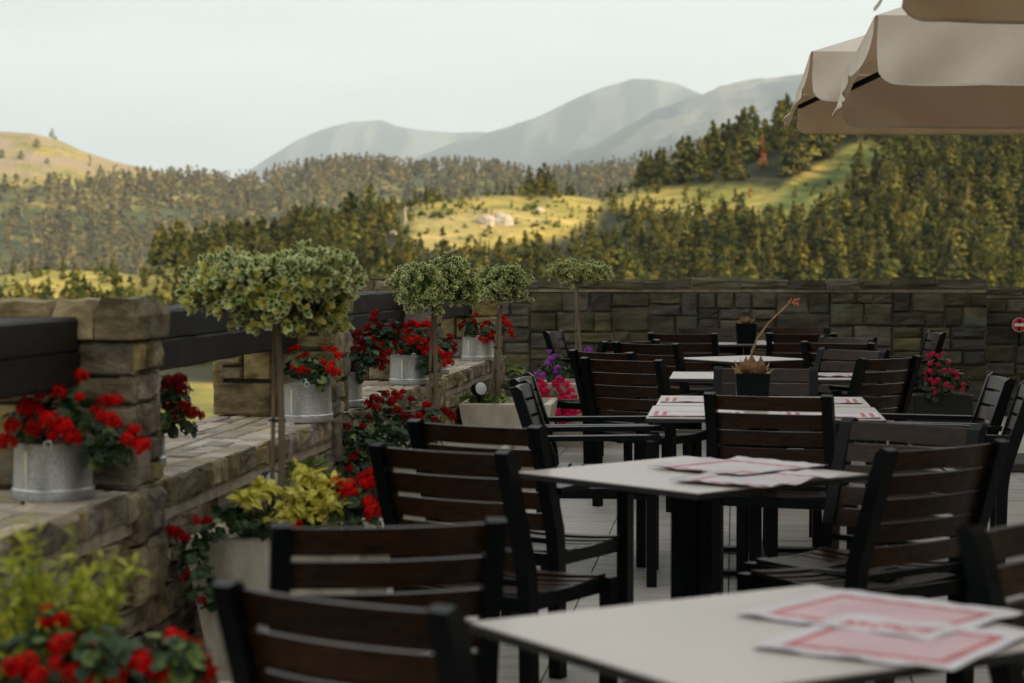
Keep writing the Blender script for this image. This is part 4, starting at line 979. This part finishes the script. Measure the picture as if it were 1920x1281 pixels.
leafy_thing('yellow_leaf_plant', 'yellow leaved shrubby plant filling the planter under the biggest topiary', 'plant', zp(P1), [(570, 900, 6.6, .05), (600, 930, 6.55, .06), (560, 940, 6.5, .05), (610, 955, 6.5, .06), (540, 965, 6.5, .05), (590, 975, 6.5, .05), (465, 945, 6.45, .035), (495, 925, 6.5, .035), (625, 920, 6.6, .04), (580, 915, 6.6, .05), (520, 990, 6.45, .04)], 430, .050, HOST, 51, parts=190, wd=.24)
leafy_thing('green_spiky_plant', 'small upright green plant behind the yellow leaves', 'plant', zp(P1) + Vector((.02, .1, 0)), [(565, 880, 6.8, .04), (590, 890, 6.8, .04), (560, 895, 6.8, .03)], 60, .07, LEAFL, 52, wd=.1)
leafy_thing('ivy', 'dark green trailing leaves in the left corner of the planter', 'plant', zp(P1) + Vector((-.1, -.05, 0)), [(430, 975, 6.45, .05), (470, 985, 6.45, .05), (495, 1000, 6.4, .03), (420, 965, 6.45, .04), (450, 995, 6.42, .04)], 150, .04, LEAF, 53, wd=.4)
flower_plant('geranium', 'bright red geranium at the right side of the yellow plant, touching a chair back', 'geranium', zp(P1) + Vector((.2, 0, 0)), [(615, 920, 6.6), (630, 910, 6.6), (645, 922, 6.58), (635, 935, 6.58), (655, 912, 6.6), (680, 900, 6.62), (692, 892, 6.62), (700, 905, 6.6), (648, 930, 6.56), (690, 945, 6.55), (698, 965, 6.52), (605, 930, 6.58, .8), (685, 910, 6.6), (700, 950, 6.54, .8), (660, 925, 6.56, .8), (560, 985, 6.45, .5), (552, 990, 6.45, .4)], 'red', .033, [(655, 950, 6.62, .09), (680, 960, 6.6, .09), (640, 965, 6.58, .06), (690, 930, 6.62, .05)], 130, .045, 54)
flower_plant('geranium', 'small dark red geranium trailing over the left side of the nearest complete planter', 'geranium', zp(P1) + Vector((-.27, -.05, 0)), [(330, 1000, 6.3), (320, 998, 6.3), (340, 1010, 6.3), (365, 978, 6.3, .7), (388, 978, 6.3, .7), (350, 1080, 6.2, .8), (365, 1085, 6.2, .9), (340, 1090, 6.2, .8), (375, 1130, 6.15, .7), (382, 980, 6.3, .6)], 'dred', .028, [(360, 1015, 6.32, .05), (355, 1050, 6.28, .05), (400, 1000, 6.35, .05), (370, 1090, 6.22, .05), (378, 1120, 6.2, .04)], 90, .04, 55, light=.05)
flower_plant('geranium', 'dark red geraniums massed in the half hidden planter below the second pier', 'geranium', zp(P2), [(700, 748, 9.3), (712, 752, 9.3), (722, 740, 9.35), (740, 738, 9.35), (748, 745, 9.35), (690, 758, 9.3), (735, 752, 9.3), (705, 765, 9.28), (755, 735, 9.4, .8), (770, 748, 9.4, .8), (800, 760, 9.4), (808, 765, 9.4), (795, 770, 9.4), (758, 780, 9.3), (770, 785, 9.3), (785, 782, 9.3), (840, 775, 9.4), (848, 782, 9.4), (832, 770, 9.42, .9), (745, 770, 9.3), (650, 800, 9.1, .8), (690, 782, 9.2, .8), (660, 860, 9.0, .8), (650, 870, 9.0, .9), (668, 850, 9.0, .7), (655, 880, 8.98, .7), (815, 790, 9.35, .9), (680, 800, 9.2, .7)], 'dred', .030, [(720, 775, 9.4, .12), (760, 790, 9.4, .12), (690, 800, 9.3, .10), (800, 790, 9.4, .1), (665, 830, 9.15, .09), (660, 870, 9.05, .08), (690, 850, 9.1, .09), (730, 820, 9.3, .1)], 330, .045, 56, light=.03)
leafy_thing('small_green_plant', 'low yellowish green plant in the pale planter below the farthest pier', 'plant', zp(P3), [(890, 750, 12.75, .05), (905, 748, 12.75, .05), (920, 752, 12.7, .05), (878, 754, 12.75, .04), (940, 752, 12.75, .05)], 150, .045, LEAFL, 57, wd=.34)
leafy_thing('light_leaf_sprig', 'single sprig with bright yellow green leaves right of the farthest pier', 'plant', G(962, 14.4, .0), [(968, 692, 14.3, .03), (963, 702, 14.3, .03), (958, 720, 14.35, .05), (966, 740, 14.35, .06)], 36, .06, LEAFL, 58, wd=.4)
flower_plant('petunia', 'purple petunias climbing at the left of the far planter', 'petunia', zp(P4) + Vector((-.25, 0, 0)), [(1030, 660, 15.4, .8), (1036, 672, 15.4, .9), (1028, 682, 15.4), (1040, 668, 15.4, .6), (1046, 690, 15.35), (1042, 698, 15.35, .8), (1005, 702, 15.3, .8), (1016, 705, 15.3, 1), (1048, 710, 15.3, 1), (1105, 658, 15.5, .9), (1098, 658, 15.5, .6), (1050, 716, 15.3, .7)], 'purple', .038, [(1030, 700, 15.5, .12), (1040, 680, 15.5, .09), (1015, 720, 15.45, .1), (1060, 700, 15.5, .1)], 130, .045, 59, group='flowers in the far corner', light=.04)
flower_plant('petunia', 'hot pink petunias trailing over the far planter down to the side-on chairs', 'petunia', zp(P4) + Vector((-.2, -.2, 0)), [(1062, 722, 15.1), (1070, 735, 15.1), (1055, 741, 15.1), (1076, 748, 15.05), (1042, 722, 15.1), (1080, 762, 15.0), (1058, 762, 15.0), (1034, 770, 15.0), (1026, 775, 15.0), (1045, 764, 15.0), (1068, 752, 15.0), (1083, 772, 14.95), (1050, 712, 15.15, .8), (1066, 782, 14.95), (1056, 790, 14.9), (1015, 716, 15.2, .8), (1010, 728, 15.15), (1022, 735, 15.1), (1015, 745, 15.1), (1030, 748, 15.1), (1026, 756, 15.1), (1048, 732, 15.1, .8), (1035, 757, 15.05), (1050, 752, 15.05), (1060, 748, 15.05), (1066, 760, 15.0), (1072, 770, 15.0), (1062, 775, 15.0), (1044, 775, 14.95), (1050, 785, 14.95), (1040, 768, 15.0, .8), (1078, 785, 14.9), (1070, 788, 14.9, .9), (1030, 790, 14.9), (1000, 740, 15.1, .8), (1004, 722, 15.2, .7), (1076, 775, 14.95, .9), (1020, 722, 15.15, .9)], 'pink', .044, [(1025, 745, 15.25, .12), (1050, 765, 15.15, .12), (1040, 785, 15.05, .1), (1015, 760, 15.2, .1)], 150, .045, 60, group='flowers in the far corner', light=.04)
flower_plant('petunia', 'pink petunias with pale edged petals in the black box at the back wall', 'petunia', G(1764, 15.6, .39), [(1742, 668, 15.5), (1750, 664, 15.5), (1758, 668, 15.5), (1765, 670, 15.5, .9), (1745, 682, 15.45), (1760, 684, 15.45, .9), (1780, 680, 15.45, .9), (1736, 700, 15.4, .8), (1745, 696, 15.4), (1762, 698, 15.4, .6), (1772, 694, 15.4, .8), (1783, 696, 15.4), (1793, 700, 15.4), (1746, 712, 15.35), (1760, 712, 15.35), (1752, 718, 15.35), (1796, 710, 15.35, .9), (1775, 722, 15.3, 1), (1785, 728, 15.3, .9), (1752, 728, 15.3, .8), (1808, 722, 15.3), (1806, 732, 15.3, .8), (1755, 738, 15.3, .8), (1737, 712, 15.35, .6), (1770, 662, 15.5, .7)], 'petunia', .027, [(1760, 690, 15.55, .12), (1775, 710, 15.5, .13), (1750, 720, 15.5, .11), (1795, 715, 15.45, .1), (1755, 740, 15.4, .1)], 220, .04, 61, group='flowers in the far corner', light=.03)

# bottom left corner: feathery yellow green shrub and near geraniums
random.seed(71)
fb = zp(P0) + Vector((-.15, .05, 0)); fe = thing('feathery_shrub', 'blurred yellow green shrub with arching twigs in the bottom left corner', 'shrub', fb)
mb = MB(); st = MB()
tips = [(60, 985), (130, 990), (20, 1020), (100, 1035), (170, 1040), (210, 1065), (30, 1075), (80, 1080), (140, 1075), (10, 1110), (60, 1120), (110, 1110), (160, 1100), (190, 1120), (30, 1160), (90, 1160), (140, 1150), (0, 1060), (60, 1030), (10, 1200), (70, 1200), (120, 1200), (0, 985), (180, 1085), (45, 1060), (-40, 1100), (-40, 1180), (235, 1062), (200, 1150)]
for k, (px, py) in enumerate(tips):
    for rep in range(1 if py < 1055 else 3):
        d = random.uniform(3.85, 4.3); p = G(px + random.uniform(-22, 22), d, tz(py + random.uniform(-10, 22), d)) - fb; r0 = Vector((p.x * .35, p.y * .35, 0)); mid = (r0 + p) * .5 + Vector((0, 0, .03))
        st.tube([r0, mid, p], [.003, .002, .0012], 4)
        nj = 11 if py < 1055 else 16
        for j in range(nj):
            f = (.62 if py < 1055 else .35) + (.38 if py < 1055 else .65) * j / (nj - 1); q_ = r0 * (1 - f) ** 2 + mid * 2 * f * (1 - f) + p * f * f
            ax = (p - r0).normalized(); sd_ = 1 if j % 2 else -1
            R = rmat(Vector((random.gauss(0, .5), random.gauss(0, .5), 1)), atan2(ax.y, ax.x) + sd_ * random.uniform(.4, 1.1)) @ Matrix.Rotation(random.uniform(-1.0, .1), 3, 'Y')
            lance(mb, q_, R, random.uniform(.026, .055), .13)
mb.build('small_leaves', FEATH, fe)['kind'] = 'stuff'; st.build('stem', LEAFL, fe)
flower_plant('geranium', 'closest bright red geraniums along the bottom left edge, strongly blurred', 'geranium', zp(P0) + Vector((.1, 0, 0)), [(85, 1150, 4.0, 1), (110, 1170, 3.95, .8), (110, 1215, 3.8), (140, 1212, 3.8), (170, 1215, 3.8), (200, 1220, 3.8), (215, 1232, 3.78), (325, 1205, 3.85), (340, 1220, 3.85), (360, 1225, 3.84), (370, 1245, 3.82), (20, 1262, 3.7), (45, 1250, 3.7), (235, 1255, 3.75), (260, 1250, 3.75), (190, 1255, 3.75), (290, 1262, 3.75), (310, 1270, 3.75), (130, 1268, 3.7), (160, 1275, 3.7), (397, 1262, 3.85, .5), (345, 1262, 3.8), (100, 1250, 3.72, .8), (210, 1275, 3.7), (375, 1275, 3.8), (75, 1172, 3.95, .6), (60, 1275, 3.7)], 'red', .030, [(150, 1250, 3.9, .08), (280, 1270, 3.9, .08), (340, 1260, 3.92, .06), (60, 1260, 3.85, .08), (220, 1270, 3.85, .08), (100, 1190, 4.0, .05), (180, 1235, 3.72, .06), (330, 1245, 3.75, .05)], 420, .04, 72, light=.25)

# garden spotlights
def spot(px, py, d, r_, label, rz):
    t = thing('garden_spotlight', label, 'spotlight', G(px, d, tz(py, d)), rz)
    b = MB(); b.lathe([(0, -r_ * 1.1), (r_ * .8, -r_ * 1.1), (r_, -r_ * .6), (r_, r_ * .5), (r_ * .93, r_ * .5), (r_ * .93, r_ * .35), (0, r_ * .35)], 24); o = b.build('housing', METAL, t, smooth=False); o.rotation_euler = (pi / 2 - .15, 0, 0)
    b = MB(); b.lathe([(r_ * .92, r_ * .4), (r_ * .6, r_ * .55), (0, r_ * .62)], 24); o = b.build('lens', GLASSW, t, smooth=True); o.rotation_euler = (pi / 2 - .15, 0, 0)
    MB().bar((0, r_ * .2, -.14), (0, r_ * .2, -r_ * .8), .012).build('spike', METAL, t)
spot(899, 729, 12.7, .046, 'black spotlight with white round lens below the ledge near the farthest pier', radians(38))
spot(506, 903, 6.75, .036, 'small black spotlight among the yellow leaves behind the topiary stem', radians(50))

# pots with succulents
def pot(loc, w_, h_, label):
    t = thing('square_pot', label, 'pot', loc, .04, 'square black pots on the tables')
    b = MB(); k = .86; hw = w_ / 2; O_ = [(-1, -1), (1, -1), (1, 1), (-1, 1)]
    vs = [(x * hw * k, y * hw * k, 0) for x, y in O_] + [(x * hw, y * hw, h_) for x, y in O_] + [(x * (hw - .008), y * (hw - .008), h_) for x, y in O_] + [(x * (hw - .01), y * (hw - .01), h_ - .02) for x, y in O_]
    fs = [(3, 2, 1, 0), (12, 13, 14, 15)] + [(r_ * 4 + i, r_ * 4 + (i + 1) % 4, (r_ + 1) * 4 + (i + 1) % 4, (r_ + 1) * 4 + i) for r_ in range(3) for i in range(4)]
    b.add(vs, fs).build('pot', METAL, t); return t
d2 = 9.22; lp = G(1411, d2, .752); pot(lp, .157, .166, 'square pot with the tall dry flower stalk on the table with striped mats')
d1 = 16.6; lp1 = G(1399, d1, .752); pot(lp1, .176, .17, 'small square pot with a low succulent on the farthest table')
def succulent(base, n, s, label, seed, stalk=False):
    random.seed(seed); t = thing('succulent', label, 'succulent', base); q_ = MB(); lance(q_, Vector(), Matrix.Identity(3), 1, .26, fold=-.18); lm = q_.mesh('leaf', DRY)
    for k in range(n):
        a = k * 2.4; e = .15 + 1.1 * (k / n); R = Matrix.Rotation(a, 3, 'Z') @ Matrix.Rotation(-e, 3, 'Y')
        o = bpy.data.objects.new('leaf', lm); COL.objects.link(o); o.parent = t; o.matrix_local = Matrix.Translation(Vector((cos(a) * s * .25, sin(a) * s * .25, 0))) @ R.to_4x4() @ Matrix.Scale(s * random.uniform(.8, 1.15), 4)
    if stalk:
        pts = [G(x, d2, tz(y, d2)) - Vector(base) for x, y in ((1408, 690), (1410, 662), (1420, 635), (1442, 605), (1470, 578), (1482, 566))]
        MB().tube(pts, [.0055, .005, .0045, .004, .0035, .003], 6).build('flower_stalk', DRY, t, smooth=True)
        b = MB()
        for k in range(14):
            x, y = random.choice(((1482, 564), (1490, 560), (1488, 566), (1493, 572), (1478, 568), (1495, 561)))
            p = G(x + random.uniform(-4, 4), d2, tz(y + random.uniform(-3, 3), d2)) - Vector(base); b.tube([p, p + Vector((random.uniform(-.01, .01), 0, .009))], [.0045, .002], 5)
        b.build('buds', ORNG, t)
    return t
succulent(lp + Vector((0, 0, .158)), 22, .085, 'dried brown succulent with a long arching stalk of orange buds', 81, True)
succulent(lp1 + Vector((0, 0, .16)), 26, .07, 'low pinkish brown succulent in the pot on the farthest table', 82)

# ------------------------------------------------------------------ parasols
def parasol(x0, x1, y0, y1, ze, drop, label, seed, sides='nfle', lift=.0, rise=.62):
    random.seed(seed); cx, cy = (x0 + x1) / 2, (y0 + y1) / 2
    t = thing('parasol', label, 'parasol', (cx, cy, 0), 0, 'large square parasols over the terrace')
    hx, hy = (x1 - x0) / 2, (y1 - y0) / 2; apex = Vector((0, 0, ze + rise)); C_ = [Vector((-hx, -hy, ze)), Vector((hx, -hy, ze)), Vector((hx, hy, ze)), Vector((-hx, hy, ze))]
    b = MB(); n = 10
    for k in range(4):
        A, B_ = C_[k], C_[(k + 1) % 4]; vs = []; rows = []
        for i in range(n + 1):
            f = i / n; row = []
            for j in range(n + 1):
                g_ = j / n; p = A * (1 - g_) + B_ * g_; q_ = apex * (1 - f) + p * f; q_ = q_ - Vector((0, 0, .045 * sin(pi * g_) * f * (1.2 - f) * 2)); row.append(len(vs)); vs.append(q_)
            rows.append(row)
        b.add(vs, [(rows[i][j], rows[i + 1][j], rows[i + 1][j + 1], rows[i][j + 1]) for i in range(n) for j in range(n)])
    b.build('canopy', CLOTH, t, smooth=True)
    names = 'nrfl'
    for k in range(4):
        A, B_ = C_[k], C_[(k + 1) % 4]; e = (B_ - A).normalized(); out = Vector((e.y, -e.x, 0)); ln = (B_ - A).length; m_ = 60; nn = 8; vs = []; ms = []
        ph = [random.uniform(0, 6.28) for _ in range(5)]; curl = (names[k] == 'l'); wk = .25 if curl else 1
        for i in range(m_ + 1):
            q0 = i / m_; x = .012 + (ln - .024) * (q0 + .055 * sin(4 * pi * q0 - 0) * -1 if False else (.5 - .5 * cos(pi * q0)) * .6 + q0 * .4); edge = min(x, ln - x)
            rcut = .10; cut = 0 if edge > rcut else rcut - sqrt(max(0, rcut ** 2 - (rcut - edge) ** 2))
            for j in range(nn + 1):
                f = j / nn; dr = f * (drop - cut) ; w_ = (.016 * sin(x * 7 + ph[0]) + .014 * wk * sin(x * 15 + f * 3 + ph[1]) + .005 * wk * wk * sin(x * 33 + ph[2] + f * 2)) * f
                o_ = w_ + .012 * wk * f * sin(x * 11 + f * 5 + ph[3])
                if curl: a_c = f * (1.25 + .35 * sin(x * 1.5 + ph[4])); o_ = w_ * .5 + drop * .34 * (1 - cos(a_c)); dr = drop * (.62 * sin(a_c) + .26 * f)
                vs.append(A + e * (x + .01 * sin(f * 3 + ph[2]) * f) + out * (o_ + .004) - Vector((0, 0, dr + .002)) - Vector((0, 0, .045 * sin(pi * x / ln) * .4)))
        fs = []; mi = []
        for i in range(m_):
            for j in range(nn):
                a = i * (nn + 1) + j; fs.append((a, a + 1, a + nn + 2, a + nn + 1)); mi.append(0)
        q_ = MB(); q_.v = [tuple(v) for v in vs]; q_.f = fs; q_.m = mi; o = q_.build('valance', [CLOTH, HEM], t, smooth=True)
        # hem tape along the lower edge and the open end
        hv = []
        for i in range(m_ + 1):
            v = vs[i * (nn + 1) + nn]; hv += [v + out * .0025, v + out * .0025 + Vector((0, 0, .012)), v - out * .0025 + Vector((0, 0, .012)), v - out * .0025]
        MB().add(hv, [(i * 4 + a, i * 4 + (a + 1) % 4, (i + 1) * 4 + (a + 1) % 4, (i + 1) * 4 + a) for i in range(m_) for a in range(4)]).build('hem', HEM, t)
    for k in range(4):
        A = C_[k]; r_ = MB().bar(apex - Vector((0, 0, .10)), A * .985 - Vector((0, 0, .045 + .015 * ze / 2.5)), .024, .03).build('rib', METAL, t)
        q_ = apex * .42 + A * .58 - Vector((0, 0, .07)); MB().bar(Vector((0, 0, ze + rise - .62)), q_, .02, .035).build('strut', METAL, r_)
    MB().tube([(0, 0, .05), (0, 0, ze + rise + .04)], .03, 14).build('pole', METAL, t, smooth=True)
    MB().lathe([(0, ze + rise - .14), (.06, ze + rise - .14), (.06, ze + rise - .05), (0, ze + rise - .05)], 16).build('hub', METAL, t)
    MB().box(-.4, .4, -.4, .4, .002, .06).build('base', SLAB, t, bevel=.01)
    return t
parasol(.56, 3.56, 4.1, 7.08, 2.575, .31, 'closest beige parasol, only a dark corner of its valance entering at the top right', 91)
parasol(.645, 3.65, 9.42, 12.35, 2.575, .32, 'beige parasol at the top right whose pale front valance hangs over the view', 92)
parasol(.47, 3.67, 12.62, 15.8, 2.745, .31, 'farther parasol, its brown valance and pale blown ribbon edge showing below the front one', 93)
